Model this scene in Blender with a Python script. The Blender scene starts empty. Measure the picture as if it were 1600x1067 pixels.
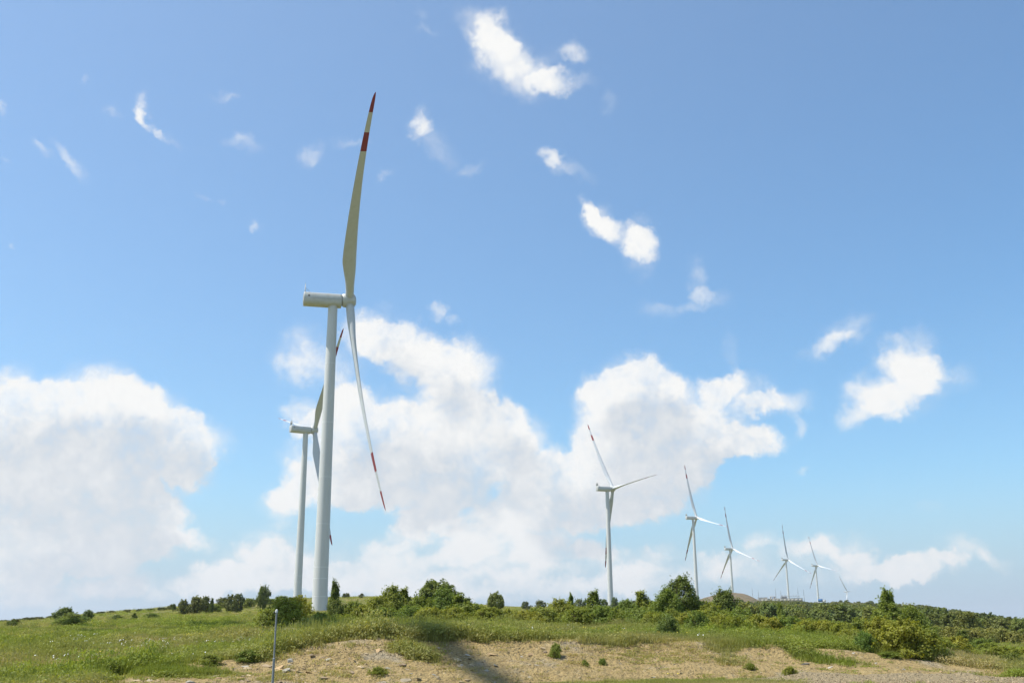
import bpy, math, random
import numpy as np
from mathutils import Vector, Matrix

R = math.radians
sc = bpy.context.scene
C = sc.collection

# ------------------------------------------------------------------ camera
F_PX, PITCH, ROLL, EYE = 1600.0, R(15.9), R(-0.3), 1.6      # focal length for a 1600 px wide picture
FW = np.array([0, math.cos(PITCH), math.sin(PITCH)])
UP0 = np.array([0, -math.sin(PITCH), math.cos(PITCH)])
RT = math.cos(ROLL) * np.array([1., 0, 0]) + math.sin(ROLL) * UP0
UP = -math.sin(ROLL) * np.array([1., 0, 0]) + math.cos(ROLL) * UP0
cam_d = bpy.data.cameras.new('camera')
cam_d.sensor_width = 36.0
cam_d.lens = 36.0 * F_PX / 1600.0
cam_d.clip_start, cam_d.clip_end = 0.1, 60000
cam = bpy.data.objects.new('camera', cam_d)
C.objects.link(cam)
cam.matrix_world = Matrix(((RT[0], UP[0], -FW[0], 0), (RT[1], UP[1], -FW[1], 0), (RT[2], UP[2], -FW[2], EYE), (0, 0, 0, 1)))
sc.camera = cam

# ------------------------------------------------------------------ light
SUN_AZ, SUN_EL = R(-96), R(60)          # azimuth from +Y, clockwise
SUN = Vector((math.sin(SUN_AZ) * math.cos(SUN_EL), math.cos(SUN_AZ) * math.cos(SUN_EL), math.sin(SUN_EL)))
sun_d = bpy.data.lights.new('sun', 'SUN')
sun_d.energy, sun_d.angle, sun_d.color = 5.0, R(0.53), (1.0, 0.955, 0.88)
sun = bpy.data.objects.new('sun', sun_d)
C.objects.link(sun)
sun.rotation_mode = 'QUATERNION'
sun.rotation_quaternion = SUN.to_track_quat('Z', 'Y')
sc.view_settings.view_transform = 'Standard'
sc.view_settings.look = 'None'
EXPO = 0.35
sc.view_settings.exposure = EXPO
sc.view_settings.gamma = 1.0
sc.view_settings.use_curve_mapping = False
sc.cycles.max_bounces = 8
sc.cycles.transparent_max_bounces = 8
sc.cycles.use_denoising = True
sc.cycles.use_adaptive_sampling = True
sc.cycles.adaptive_threshold = 0.015
sc.cycles.adaptive_min_samples = 8


def ray(u, v):
    """direction seen at a point of the photograph, as azimuth and elevation"""
    d = FW + RT * (u - 800) / F_PX + UP * (533.5 - v) / F_PX
    return math.atan2(d[0], d[1]), math.atan2(d[2], math.hypot(d[0], d[1]))


class NB:
    """small helper for building node trees"""
    def __init__(s, tree):
        s.t = tree

    def new(s, kind, **kw):
        n = s.t.nodes.new(kind)
        for k, v in kw.items():
            setattr(n, k, v)
        return n

    def link(s, a, b):
        s.t.links.new(a, b)

    def put(s, sock, v):
        if isinstance(v, bpy.types.NodeSocket):
            s.t.links.new(v, sock)
        else:
            sock.default_value = v

    def math(s, op, a, b=None, c=None, clamp=False):
        n = s.new('ShaderNodeMath', operation=op, use_clamp=clamp)
        s.put(n.inputs[0], a)
        if b is not None: s.put(n.inputs[1], b)
        if c is not None: s.put(n.inputs[2], c)
        return n.outputs[0]

    def vmath(s, op, a, b=None, scale=None):
        n = s.new('ShaderNodeVectorMath', operation=op)
        s.put(n.inputs[0], a)
        if b is not None: s.put(n.inputs[1], b)
        if scale is not None: s.put(n.inputs['Scale'], scale)
        return n.outputs[0] if op != 'LENGTH' else n.outputs['Value']

    def noise(s, vec, scale, detail=4, rough=0.5, dist=0.0, color=False, lac=2.0):
        n = s.new('ShaderNodeTexNoise')
        if vec is not None: s.link(vec, n.inputs['Vector'])
        s.put(n.inputs['Scale'], scale)
        n.inputs['Detail'].default_value = detail
        n.inputs['Roughness'].default_value = rough
        n.inputs['Lacunarity'].default_value = lac
        n.inputs['Distortion'].default_value = dist
        return n.outputs['Color'] if color else n.outputs['Fac']

    def ramp(s, fac, lo, hi, a=0.0, b=1.0, smooth=True):
        n = s.new('ShaderNodeMapRange', interpolation_type='SMOOTHSTEP' if smooth else 'LINEAR')
        s.put(n.inputs[0], fac)
        n.inputs[1].default_value, n.inputs[2].default_value = lo, hi
        n.inputs[3].default_value, n.inputs[4].default_value = a, b
        return n.outputs[0]

    def mix(s, fac, a, b, mode='MIX'):
        n = s.new('ShaderNodeMix', data_type='RGBA', blend_type=mode)
        s.put(n.inputs[0], fac)
        for sock, v in ((n.inputs[6], a), (n.inputs[7], b)):
            s.put(sock, v if isinstance(v, bpy.types.NodeSocket) else (*v, 1.0))
        return n.outputs[2]


# ------------------------------------------------------------------ sky: clear air and fair-weather clouds
# each cloud mass: centre and half-axes in the photograph, tilt, thickness
CLOUDS = [
    # left cumulus
    (15, 640, 75, 60, 0, 1), (65, 690, 110, 70, 0, 1), (150, 645, 75, 65, 0, 1), (215, 672, 75, 55, 0, 1), (290, 690, 60, 36, 10, 1),
    (60, 790, 140, 90, 0, 1.1), (190, 770, 90, 60, 0, 1), (215, 820, 70, 36, 0, .9), (120, 855, 120, 36, 0, .8), (300, 735, 34, 27, 25, .95),
    (30, 905, 80, 40, 0, .62), (175, 906, 44, 28, 0, .75), (120, 940, 110, 20, 0, .5), (265, 925, 80, 20, 0, .55), (300, 846, 36, 14, 0, .6),
    (225, 868, 46, 14, 0, .6),
    (560, 872, 80, 24, 0, .6), (480, 902, 80, 24, 0, .62), (700, 846, 60, 24, 0, .6), (335, 905, 60, 22, 0, .62), (880, 868, 60, 24, 0, .62), (640, 930, 120, 18, 0, .5), (950, 925, 90, 18, 0, .5),
    (80, 872, 90, 26, 0, .6), (1010, 905, 60, 20, 0, .5),
    # behind the near turbines
    (465, 548, 42, 40, 0, .6), (480, 590, 50, 30, 0, .42), (585, 520, 46, 34, 0, .85), (645, 558, 70, 36, 20, .9), (725, 585, 52, 46, 0, .85), (545, 575, 30, 50, 0, .45),
    (470, 655, 34, 24, 0, .75), (600, 668, 80, 50, 0, .8), (545, 650, 40, 36, 0, .6), (690, 690, 105, 60, 0, 1), (560, 715, 95, 55, 0, 1),
    (655, 745, 120, 45, 0, 1), (785, 655, 32, 32, 0, .75), (825, 715, 44, 60, 0, .85), (880, 765, 65, 45, -20, .95), (935, 770, 70, 46, 0, 1),
    (850, 812, 80, 34, 0, .75), (740, 803, 80, 28, 0, .66), (440, 787, 34, 28, 0, .75), (425, 848, 50, 26, 0, .7), (500, 765, 60, 36, 0, .62),
    (612, 838, 40, 20, -12, .62), (660, 815, 40, 20, 0, .5), (400, 888, 80, 30, 0, .66), (540, 912, 80, 20, 0, .5), (640, 890, 80, 26, -10, .6),
    (780, 866, 76, 28, 0, .68), (740, 912, 100, 20, 0, .5), (880, 908, 80, 20, 0, .5), (985, 882, 46, 22, 0, .58), (925, 860, 30, 16, 0, .45), (1035, 858, 30, 16, 0, .45),
    # centre right cumulus
    (985, 602, 55, 42, 0, 1.05), (950, 655, 48, 55, 0, 1), (1030, 645, 75, 55, 15, 1.05), (1100, 680, 80, 36, 10, .95), (1170, 690, 48, 20, 0, .75),
    (1010, 715, 90, 46, 0, .95), (1050, 760, 55, 42, 0, .75), (1096, 726, 26, 18, 0, .7), (985, 770, 60, 45, 0, .9),
    (1165, 613, 50, 28, 0, .72), (1220, 628, 46, 20, 0, .66), (1246, 666, 14, 15, 0, .5), (1146, 556, 12, 32, 0, .42), (1120, 605, 26, 20, 0, .6),
    # wispy clouds at right
    (1328, 518, 40, 26, -20, .5), (1290, 545, 40, 16, -20, .4), (1428, 552, 34, 42, 20, .5), (1395, 600, 62, 34, -20, .58), (1470, 588, 50, 24, 0, .52),
    (1345, 625, 36, 36, -40, .42), (1415, 628, 50, 24, 0, .5), (1325, 658, 22, 20, 0, .36), (1375, 545, 30, 20, 0, .25),
    # top clouds
    (755, 45, 46, 26, 20, .54), (785, 72, 36, 40, 40, .56), (795, 108, 62, 40, 20, .42), (880, 127, 40, 18, 0, .58), (870, 84, 44, 24, -20, .30), (835, 130, 40, 24, 0, .30),
    (948, 155, 16, 18, 0, .42), (895, 75, 18, 16, 0, .36),
    (660, 200, 18, 24, 0, .56), (688, 235, 38, 20, 40, .42), (736, 270, 24, 9, -20, .4),
    (936, 340, 26, 30, 20, .54), (975, 368, 50, 22, 20, .58), (1000, 400, 26, 34, 0, .54), (922, 322, 10, 24, -20, .5), (1005, 345, 20, 20, 0, .4),
    (880, 258, 42, 16, 12, .45), (860, 240, 18, 12, 0, .38), (1092, 430, 18, 28, -20, .45), (1108, 466, 34, 14, 10, .42), (1035, 480, 40, 14, 5, .42),
    # small tufts at left
    (110, 252, 34, 12, 38, .62), (62, 236, 20, 11, 30, .5), (222, 162, 11, 20, -20, .5), (238, 192, 26, 9, 42, .45), (268, 212, 22, 10, 20, .45),
    (181, 178, 12, 10, 0, .4), (372, 216, 34, 14, -5, .56), (346, 144, 18, 10, -20, .45), (488, 238, 22, 19, -20, .52), (394, 350, 16, 10, 20, .5),
    (312, 302, 18, 6, 20, .36), (345, 312, 10, 8, 0, .36), (552, 224, 30, 9, 5, .42), (600, 266, 16, 8, -20, .4), (660, 28, 14, 16, 0, .38), (668, 54, 22, 7, 0, .36),
    (2, 166, 10, 13, 0, .55), (5, 250, 12, 9, 0, .45), (680, 492, 20, 15, 0, .66), (712, 505, 9, 9, 0, .45), (6, 384, 8, 8, 0, .5), (128, 126, 9, 7, 30, .36),
    # low clouds at right
    (1250, 856, 36, 22, 0, .72), (1312, 852, 44, 22, 0, .62), (1335, 880, 44, 20, 0, .6), (1400, 890, 54, 16, 0, .8), (1448, 874, 42, 17, 0, .85),
    (1280, 900, 90, 18, 0, .48), (1500, 850, 44, 20, 0, .62), (1552, 868, 28, 14, 20, .55), (1165, 880, 50, 28, 0, .55), (1100, 890, 50, 28, 0, .52),
    (1250, 736, 14, 8, 0, .48), (1455, 792, 24, 7, 0, .36), (1415, 905, 34, 10, 0, .5), (1180, 840, 30, 14, 0, .5),
]

world = bpy.data.worlds.new('World')
sc.world = world
world.use_nodes = True
wt = world.node_tree
wt.nodes.clear()


def cloud_group(name, big):
    """sum of soft elliptical masses at a direction (azimuth, elevation in degrees)"""
    g = bpy.data.node_groups.new(name, 'ShaderNodeTree')
    g.interface.new_socket('P', in_out='INPUT', socket_type='NodeSocketVector')
    g.interface.new_socket('Sum', in_out='OUTPUT', socket_type='NodeSocketFloat')
    b = NB(g)
    gi, go = b.new('NodeGroupInput'), b.new('NodeGroupOutput')
    frames = {}
    for q in (-40, -20, 0, 20, 40):
        if q == 0:
            frames[q] = gi.outputs[0]; continue
        m = b.new('ShaderNodeVectorRotate', rotation_type='Z_AXIS')
        m.inputs['Angle'].default_value = R(q)
        b.link(gi.outputs[0], m.inputs['Vector'])
        frames[q] = m.outputs[0]
    acc = None
    for (u, v, rx, ry, rot, w) in CLOUDS:
        a, e = ray(u, v)
        a2, _ = ray(u + 10, v)
        _, e2 = ray(u, v - 10)
        dx, dy = math.degrees(a2 - a) / 10, math.degrees(e2 - e) / 10
        if big and (w < .7 or min(rx, ry) < 26): continue
        sx, sy = 1 / (rx * dx * SKY['size']), 1 / (ry * dy * SKY['size'])
        q = max(-40, min(40, round(rot / 20) * 20))
        a, e = math.degrees(a), math.degrees(e)
        c, s_ = math.cos(R(q)), math.sin(R(q))
        a, e = c * a - s_ * e, s_ * a + c * e
        n = b.new('ShaderNodeVectorMath', operation='MULTIPLY_ADD')
        b.link(frames[q], n.inputs[0])
        n.inputs[1].default_value = (sx, sy, 0)
        n.inputs[2].default_value = (-a * sx, -e * sy, 0)
        dt = b.new('ShaderNodeVectorMath', operation='DOT_PRODUCT')
        b.link(n.outputs[0], dt.inputs[0]); b.link(n.outputs[0], dt.inputs[1])
        fo = b.math('SUBTRACT', 1.0, dt.outputs['Value'], clamp=True)
        acc = b.math('MULTIPLY', fo, w) if acc is None else b.math('MULTIPLY_ADD', fo, w, acc)
    b.link(acc, go.inputs[0])
    return g


def build_world():
    b = NB(wt)
    out = b.new('ShaderNodeOutputWorld')
    sky = b.new('ShaderNodeTexSky', sky_type='NISHITA')
    sky.sun_disc = False
    sky.sun_elevation = SUN_EL
    sky.sun_rotation = SUN_AZ
    sky.altitude = SKY['alt']
    sky.air_density, sky.dust_density, sky.ozone_density = SKY['air'], SKY['dust'], SKY['ozone']
    tc = b.new('ShaderNodeTexCoord')
    d = b.vmath('NORMALIZE', tc.outputs['Generated'])
    sp = b.new('ShaderNodeSeparateXYZ')
    b.link(d, sp.inputs[0])
    az = b.math('MULTIPLY', b.math('ARCTAN2', sp.outputs[0], sp.outputs[1]), 57.2958)
    el = b.math('MULTIPLY', b.math('ARCSINE', sp.outputs[2]), 57.2958)
    cb = b.new('ShaderNodeCombineXYZ')
    b.link(az, cb.inputs[0]); b.link(el, cb.inputs[1])
    P = cb.outputs[0]
    Q = b.vmath('SCALE', d, scale=57.2958)             # a seamless coordinate, in degrees
    # ragged outlines: the masses are looked up at a place shifted by turbulence
    w1 = b.vmath('SUBTRACT', b.noise(Q, .16, 2, .5, color=True), (.5, .5, .5))
    w2 = b.vmath('SUBTRACT', b.noise(Q, .8, 5, .6, color=True), (.5, .5, .5))
    Pw = b.vmath('ADD', P, b.vmath('ADD', b.vmath('SCALE', w1, scale=1.4), b.vmath('SCALE', w2, scale=1.9)))
    f1 = b.math('SUBTRACT', b.noise(Q, .34, 7, .56, dist=.2), .5)
    f2 = b.math('SUBTRACT', b.noise(Q, 1.6, 5, .55, dist=.5), .5)
    vo = b.new('ShaderNodeTexVoronoi', feature='F1')
    vo.inputs['Scale'].default_value = .62
    vo.inputs['Detail'].default_value = 2.0
    vo.inputs['Roughness'].default_value = .55
    vo.normalize = True
    b.link(b.vmath('ADD', Q, b.vmath('SCALE', w2, scale=1.6)), vo.inputs['Vector'])
    puff = b.math('SUBTRACT', .42, vo.outputs['Distance'])                # rounded billows
    tex = b.math('MULTIPLY_ADD', f1, 1.35, b.math('MULTIPLY', f2, .5))
    tex = b.math('MULTIPLY_ADD', puff, SKY['puff'], tex)
    hs = b.new('ShaderNodeHueSaturation')
    hs.inputs['Saturation'].default_value = SKY['sat']
    b.link(b.mix(1.0, sky.outputs[0], SKY['tint'], 'MULTIPLY'), hs.inputs['Color'])
    skyc = b.mix(b.ramp(el, .5, 9, .85, 0), hs.outputs[0], tuple(q / SKY['strength'] for q in SKY['low_sky']))   # pale haze over the horizon
    sund = b.new('ShaderNodeVectorMath', operation='DOT_PRODUCT')
    b.link(d, sund.inputs[0]); sund.inputs[1].default_value = tuple(SUN)
    glow = b.math('MULTIPLY', b.math('MAXIMUM', sund.outputs['Value'], 0.0), SKY['aureole'])      # thin haze brightens the air towards the sun
    skyc = b.mix(glow, skyc, tuple(.9 / 2 ** EXPO / SKY['strength'] for q in range(3)))
    low_air = b.ramp(el, 0, 9, .28, 0, smooth=False)    # far low clouds are seen through more air
    up = b.ramp(el, -1.0, 1.0)

    def field(vec, grp):
        n = b.new('ShaderNodeGroup'); n.node_tree = grp
        b.link(vec, n.inputs[0])
        return n.outputs[0]

    def background(S, over):
        bg = b.new('ShaderNodeBackground')
        bg.inputs['Strength'].default_value = SKY['strength']
        gate = b.ramp(S, 0, .5)                           # turbulence only eats into what is there
        dens = b.math('MULTIPLY_ADD', tex, gate, b.math('MINIMUM', S, .82))
        alpha = b.math('MULTIPLY', b.ramp(dens, SKY['c0'], SKY['c1']), up)
        alpha = b.math('MULTIPLY', alpha, b.ramp(S, .05, .8, .62, 1))           # small clouds stay thin
        # sunlit upper left flanks, greyer undersides: 'over' is the cloud that lies towards the sun
        depth = b.math('MULTIPLY_ADD', f1, -1.3, over)
        depth = b.math('MULTIPLY_ADD', f2, -.45, depth)
        depth = b.math('MULTIPLY_ADD', puff, -.8, depth)
        col = b.mix(b.ramp(depth, .0, 1.0), SKY['lit'], SKY['grey'])
        col = b.mix(low_air, col, SKY['air_col'])
        col = b.mix(1.0, col, (1 / SKY['strength'],) * 3, 'MULTIPLY')
        b.link(b.mix(alpha, skyc, col), bg.inputs['Color'])
        return bg.outputs[0]

    # beyond the mapped clouds the same kind of sky goes on
    broad = b.noise(Q, .055, 3, .5)
    away = b.math('MAXIMUM', b.ramp(b.math('ABSOLUTE', az), 27.5, 36, 0, 1), b.ramp(el, 33, 42, 0, 1))
    gen = b.math('MULTIPLY', b.ramp(broad, .52, .74, 0, .9), away)
    S = b.math('ADD', b.math('POWER', field(Pw, cloud_group('cloud_masses', False)), 1.5), gen)
    S2 = field(b.vmath('ADD', Pw, (-.9, 1.8, 0)), cloud_group('cloud_bodies', True))
    res = background(S, b.math('MULTIPLY', b.math('MINIMUM', b.math('MULTIPLY_ADD', gen, .8, S2), 1.5), .56))
    b.link(res, out.inputs[0])
    world.cycles.sampling_method = 'MANUAL'
    world.cycles.sample_map_resolution = 512


SKY = dict(alt=0, air=1.15, dust=.75, ozone=6.5, strength=.15 / 2 ** EXPO, tint=(.89, 1.13, 1.16), sat=.97, size=1.5, c0=.02, c1=1.0, aureole=.19, puff=.55,
           lit=(.965, .965, .95), grey=(.66, .705, .755), air_col=(.78, .82, .85), low_sky=(.46, .61, .77))
for _k in ('lit', 'grey', 'air_col', 'low_sky'): SKY[_k] = tuple(q / 2 ** EXPO for q in SKY[_k])
build_world()

# ------------------------------------------------------------------ helpers
rng = np.random.default_rng(7)


def tag(o, label=None, cat=None, group=None, kind=None):
    for k, v in (('label', label), ('category', cat), ('group', group), ('kind', kind)):
        if v: o[k] = v
    return o


def empty(name, loc, rz=0, parent=None):
    o = bpy.data.objects.new(name, None)
    C.objects.link(o)
    o.location = loc
    o.rotation_euler = (0, 0, rz)
    o.empty_display_size = .5
    o.parent = parent
    return o


def mesh_np(name, verts, faces, smooth=False):
    """faces: list of (n,k) integer arrays"""
    me = bpy.data.meshes.new(name)
    verts = np.asarray(verts, dtype=np.float32)
    fl = [np.asarray(f, dtype=np.int32) for f in (faces if isinstance(faces, list) else [faces]) if len(f)]
    me.vertices.add(len(verts))
    me.vertices.foreach_set('co', verts.ravel())
    loops = np.concatenate([f.ravel() for f in fl]) if fl else np.zeros(0, np.int32)
    sizes = np.concatenate([np.full(len(f), f.shape[1], np.int32) for f in fl]) if fl else np.zeros(0, np.int32)
    me.loops.add(len(loops))
    me.loops.foreach_set('vertex_index', loops)
    me.polygons.add(len(sizes))
    st = np.zeros(len(sizes), np.int32)
    if len(sizes): st[1:] = np.cumsum(sizes)[:-1]
    me.polygons.foreach_set('loop_start', st)
    me.polygons.foreach_set('loop_total', sizes)
    if smooth: me.polygons.foreach_set('use_smooth', np.ones(len(sizes), bool))
    me.update(calc_edges=True)
    me.validate()
    return me


def obj(name, me, mat=None, parent=None, loc=(0, 0, 0), rot=(0, 0, 0)):
    o = bpy.data.objects.new(name, me)
    C.objects.link(o)
    if mat is not None and not me.materials: me.materials.append(mat)
    o.parent = parent
    o.location = loc
    o.rotation_euler = rot
    return o


class MB:
    """collects simple solids into one mesh"""
    def __init__(s):
        s.v, s.q, s.t, s.n = [], [], [], 0

    def add(s, v, quads=(), tris=()):
        v = np.asarray(v, float)
        s.v.append(v)
        if len(quads): s.q.append(np.asarray(quads) + s.n)
        if len(tris): s.t.append(np.asarray(tris) + s.n)
        s.n += len(v)

    def box(s, lo, hi, chamfer=0.0, axis=0):
        """box with its four long edges (along axis) chamfered"""
        lo, hi = np.array(lo, float), np.array(hi, float)
        b, c = [(1, 2), (2, 0), (0, 1)][axis]
        ch = chamfer
        if ch > 0:
            ring = [(lo[b] + ch, lo[c]), (hi[b] - ch, lo[c]), (hi[b], lo[c] + ch), (hi[b], hi[c] - ch),
                    (hi[b] - ch, hi[c]), (lo[b] + ch, hi[c]), (lo[b], hi[c] - ch), (lo[b], lo[c] + ch)]
        else:
            ring = [(lo[b], lo[c]), (hi[b], lo[c]), (hi[b], hi[c]), (lo[b], hi[c])]
        n = len(ring)
        v = np.zeros((2 * n, 3))
        for i, (p, q) in enumerate(ring):
            for k, x in enumerate((lo[axis], hi[axis])):
                v[i + k * n, axis], v[i + k * n, b], v[i + k * n, c] = x, p, q
        quads = [(i, (i + 1) % n, (i + 1) % n + n, i + n) for i in range(n)]
        if n == 4:
            quads += [(3, 2, 1, 0), (4, 5, 6, 7)]
        else:
            for o_, fl in ((0, True), (n, False)):
                for w in ((0, 1, 2, 7), (7, 2, 3, 6), (6, 3, 4, 5)):
                    w = tuple(x + o_ for x in w)
                    quads.append(w[::-1] if fl else w)
        s.add(v, quads)

    def tube(s, pts, radii, n=8, cap=True):
        pts = np.asarray(pts, float)
        radii = np.asarray(radii, float)
        T = np.gradient(pts, axis=0)
        T /= np.linalg.norm(T, axis=1, keepdims=True) + 1e-9
        ref = np.array([0, 0, 1.]) if abs(T[0, 2]) < .9 else np.array([1., 0, 0])
        A = np.cross(T, ref); A /= np.linalg.norm(A, axis=1, keepdims=True) + 1e-9
        B = np.cross(T, A)
        th = np.linspace(0, 2 * np.pi, n, endpoint=False)
        v = (pts[:, None] + radii[:, None, None] * (np.cos(th)[None, :, None] * A[:, None] + np.sin(th)[None, :, None] * B[:, None])).reshape(-1, 3)
        k = len(pts)
        q = [(i * n + j, i * n + (j + 1) % n, (i + 1) * n + (j + 1) % n, (i + 1) * n + j) for i in range(k - 1) for j in range(n)]
        t = []
        if cap:
            v = np.vstack([v, pts[0], pts[-1]])
            a, b = k * n, k * n + 1
            t = [(a, (j + 1) % n, j) for j in range(n)] + [(b, (k - 1) * n + j, (k - 1) * n + (j + 1) % n) for j in range(n)]
        s.add(v, q, t)

    def build(s, name, mat, parent=None, smooth=False, **kw):
        me = s.mesh(name, smooth)
        return obj(name, me, mat, parent, **kw)

    def mesh(s, name, smooth=False):
        fl = []
        if s.q: fl.append(np.concatenate(s.q))
        if s.t: fl.append(np.concatenate(s.t))
        me = mesh_np(name, np.concatenate(s.v), fl, smooth)
        if smooth:
            try: me.set_sharp_from_angle(angle=R(38))
            except Exception: pass
        return me


def hash2(ix, iy, seed):
    h = (ix.astype(np.int64) * 374761393 + iy.astype(np.int64) * 668265263 + seed * 982451653) & 0x7fffffff
    h = ((h ^ (h >> 13)) * 1274126177) & 0x7fffffff
    return ((h ^ (h >> 16)) & 0xffff) / 65535.0


def vnoise(x, y, seed=0):
    x, y = np.asarray(x, float), np.asarray(y, float)
    ix, iy = np.floor(x).astype(int), np.floor(y).astype(int)
    fx, fy = x - ix, y - iy
    fx, fy = fx * fx * (3 - 2 * fx), fy * fy * (3 - 2 * fy)
    a, b = hash2(ix, iy, seed), hash2(ix + 1, iy, seed)
    c, d = hash2(ix, iy + 1, seed), hash2(ix + 1, iy + 1, seed)
    return (a * (1 - fx) + b * fx) * (1 - fy) + (c * (1 - fx) + d * fx) * fy


def fbm(x, y, seed=0, octaves=4, gain=.5):
    s, a, t = 0, 1, 0
    for i in range(octaves):
        s = s + a * vnoise(np.asarray(x) * 2 ** i + 17.3 * i, np.asarray(y) * 2 ** i - 9.1 * i, seed + i)
        t += a
        a *= gain
    return s / t - .5


def sstep(a, b, x):
    t = np.clip((np.asarray(x, float) - a) / (b - a), 0, 1)
    return t * t * (3 - 2 * t)


# ------------------------------------------------------------------ materials
def material(name):
    m = bpy.data.materials.new(name)
    m.use_nodes = True
    nt = m.node_tree
    nt.nodes.clear()
    b = NB(nt)
    out = b.new('ShaderNodeOutputMaterial')
    return m, b, out


def principled(b, out, color, rough=.6, spec=.3, normal=None):
    p = b.new('ShaderNodeBsdfPrincipled')
    b.put(p.inputs['Base Color'], color if isinstance(color, bpy.types.NodeSocket) else (*color, 1))
    b.put(p.inputs['Roughness'], rough)
    p.inputs['Specular IOR Level'].default_value = spec
    if normal is not None: b.link(normal, p.inputs['Normal'])
    if out is not None: b.link(p.outputs[0], out.inputs[0])
    return p


def bump(b, h, strength, dist):
    n = b.new('ShaderNodeBump')
    n.inputs['Strength'].default_value, n.inputs['Distance'].default_value = strength, dist
    b.link(h, n.inputs['Height'])
    return n.outputs[0]


def mat_paint(name, col, rough=.42, dirt=.06, streak=True):
    m, b, out = material(name)
    tc = b.new('ShaderNodeTexCoord')
    mp = b.new('ShaderNodeMapping')
    mp.inputs['Scale'].default_value = (1, 1, .12) if streak else (1, 1, 1)
    b.link(tc.outputs['Object'], mp.inputs[0])
    n = b.noise(mp.outputs[0], .9, 5, .6)
    c = b.mix(b.ramp(n, .35, .8, 0, 1), col, tuple(x * (1 - dirt * k) for x, k in zip(col, (1.0, 1.15, 1.6))))
    principled(b, out, c, b.ramp(n, .3, .7, rough - .06, rough + .1), .4)
    return m


def mat_plain(name, col, rough=.6, spec=.3, var=.15, scale=2.0):
    m, b, out = material(name)
    tc = b.new('ShaderNodeTexCoord')
    n = b.noise(tc.outputs['Object'], scale, 5, .6)
    c = b.mix(n, tuple(x * (1 - var) for x in col), tuple(min(1, x * (1 + var)) for x in col))
    principled(b, out, c, rough, spec)
    return m


def mat_leaf(name, dark, light, transl=.32, rough=.55):
    m, b, out = material(name)
    geo = b.new('ShaderNodeNewGeometry')
    oi = b.new('ShaderNodeObjectInfo')
    tc = b.new('ShaderNodeTexCoord')
    n = b.noise(tc.outputs['Object'], .9, 3, .5)
    f = b.math('MULTIPLY_ADD', geo.outputs['Random Per Island'], .55, b.math('MULTIPLY', n, .45))
    c = b.mix(f, dark, light)
    hs = b.new('ShaderNodeHueSaturation')
    b.link(c, hs.inputs['Color'])
    b.link(b.ramp(oi.outputs['Random'], 0, 1, .478, .512, smooth=False), hs.inputs['Hue'])
    b.link(b.ramp(oi.outputs['Random'], 0, 1, 1.14, .92, smooth=False), hs.inputs['Value'])
    c = b.mix(1.0, hs.outputs[0], oi.outputs['Color'], 'MULTIPLY')
    p = principled(b, None, c, rough, .25)
    t = b.new('ShaderNodeBsdfTranslucent')
    b.link(b.mix(1.0, c, (1.25, 1.2, .55), 'MULTIPLY'), t.inputs[0])
    mx = b.new('ShaderNodeMixShader')
    mx.inputs[0].default_value = transl
    b.link(p.outputs[0], mx.inputs[1]); b.link(t.outputs[0], mx.inputs[2])
    b.link(mx.outputs[0], out.inputs[0])
    return m


def mat_grass(name, a, bcol, dry, transl=.35):
    """blades: colour runs with a tint stored per tuft"""
    m, b, out = material(name)
    at = b.new('ShaderNodeAttribute', attribute_type='INSTANCER', attribute_name='tint')
    ad = b.new('ShaderNodeAttribute', attribute_type='INSTANCER', attribute_name='dry')
    geo = b.new('ShaderNodeNewGeometry')
    f = b.math('MULTIPLY_ADD', geo.outputs['Random Per Island'], .4, b.math('MULTIPLY', at.outputs['Fac'], .6))
    c = b.mix(f, a, bcol)
    c = b.mix(b.math('MULTIPLY', ad.outputs['Fac'], b.ramp(geo.outputs['Random Per Island'], .1, .9, .55, 1)), c, dry)
    p = principled(b, None, c, .6, .2)
    t = b.new('ShaderNodeBsdfTranslucent')
    b.link(b.mix(1.0, c, (1.2, 1.15, .5), 'MULTIPLY'), t.inputs[0])
    mx = b.new('ShaderNodeMixShader')
    mx.inputs[0].default_value = transl
    b.link(p.outputs[0], mx.inputs[1]); b.link(t.outputs[0], mx.inputs[2])
    b.link(mx.outputs[0], out.inputs[0])
    return m


M = {}
M['tower'] = mat_paint('tower_paint', (.60, .605, .585))
M['nacelle'] = mat_paint('nacelle_paint', (.55, .56, .54), dirt=.12, streak=False)
M['blade'] = mat_paint('blade_paint', (.555, .575, .585), rough=.38, dirt=.08, streak=False)
M['red'] = mat_plain('red_band_paint', (.25, .026, .026), .45, .4, .1, .4)
M['seam'] = mat_plain('white_seam', (.72, .72, .70), .4)
M['dark'] = mat_plain('dark_gap', (.05, .055, .055), .7)
M['grille'] = mat_plain('radiator_grille', (.16, .17, .17), .5, .4)
M['galv'] = mat_plain('galvanised_steel', (.24, .25, .26), .45, .5, .12, 9)
M['concrete'] = mat_plain('pale_concrete', (.47, .44, .38), .85, .2, .12, .3)
M['white'] = mat_plain('white_render', (.68, .68, .66), .7)
M['roof'] = mat_plain('grey_roof', (.30, .31, .32), .6)
M['blue'] = mat_plain('blue_steel', (.05, .16, .36), .5)
M['steel'] = mat_plain('grey_steel', (.26, .28, .29), .55)
M['bark'] = mat_plain('bark', (.11, .085, .06), .9, .1, .3, 8)
M['leaf_hazel'] = mat_leaf('hazel_leaves', (.140, .172, .024), (.320, .350, .055), .42)
M['leaf_mid'] = mat_leaf('ash_leaves', (.112, .160, .028), (.275, .330, .060), .4)
M['leaf_dark'] = mat_leaf('oak_leaves', (.086, .125, .028), (.205, .250, .056), .36)
M['leaf_far'] = mat_leaf('distant_leaves', (.080, .105, .030), (.190, .215, .058), .36)
M['grass'] = mat_grass('grass_blades', (.175, .205, .038), (.290, .350, .056), (.44, .355, .18), .42)

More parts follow.
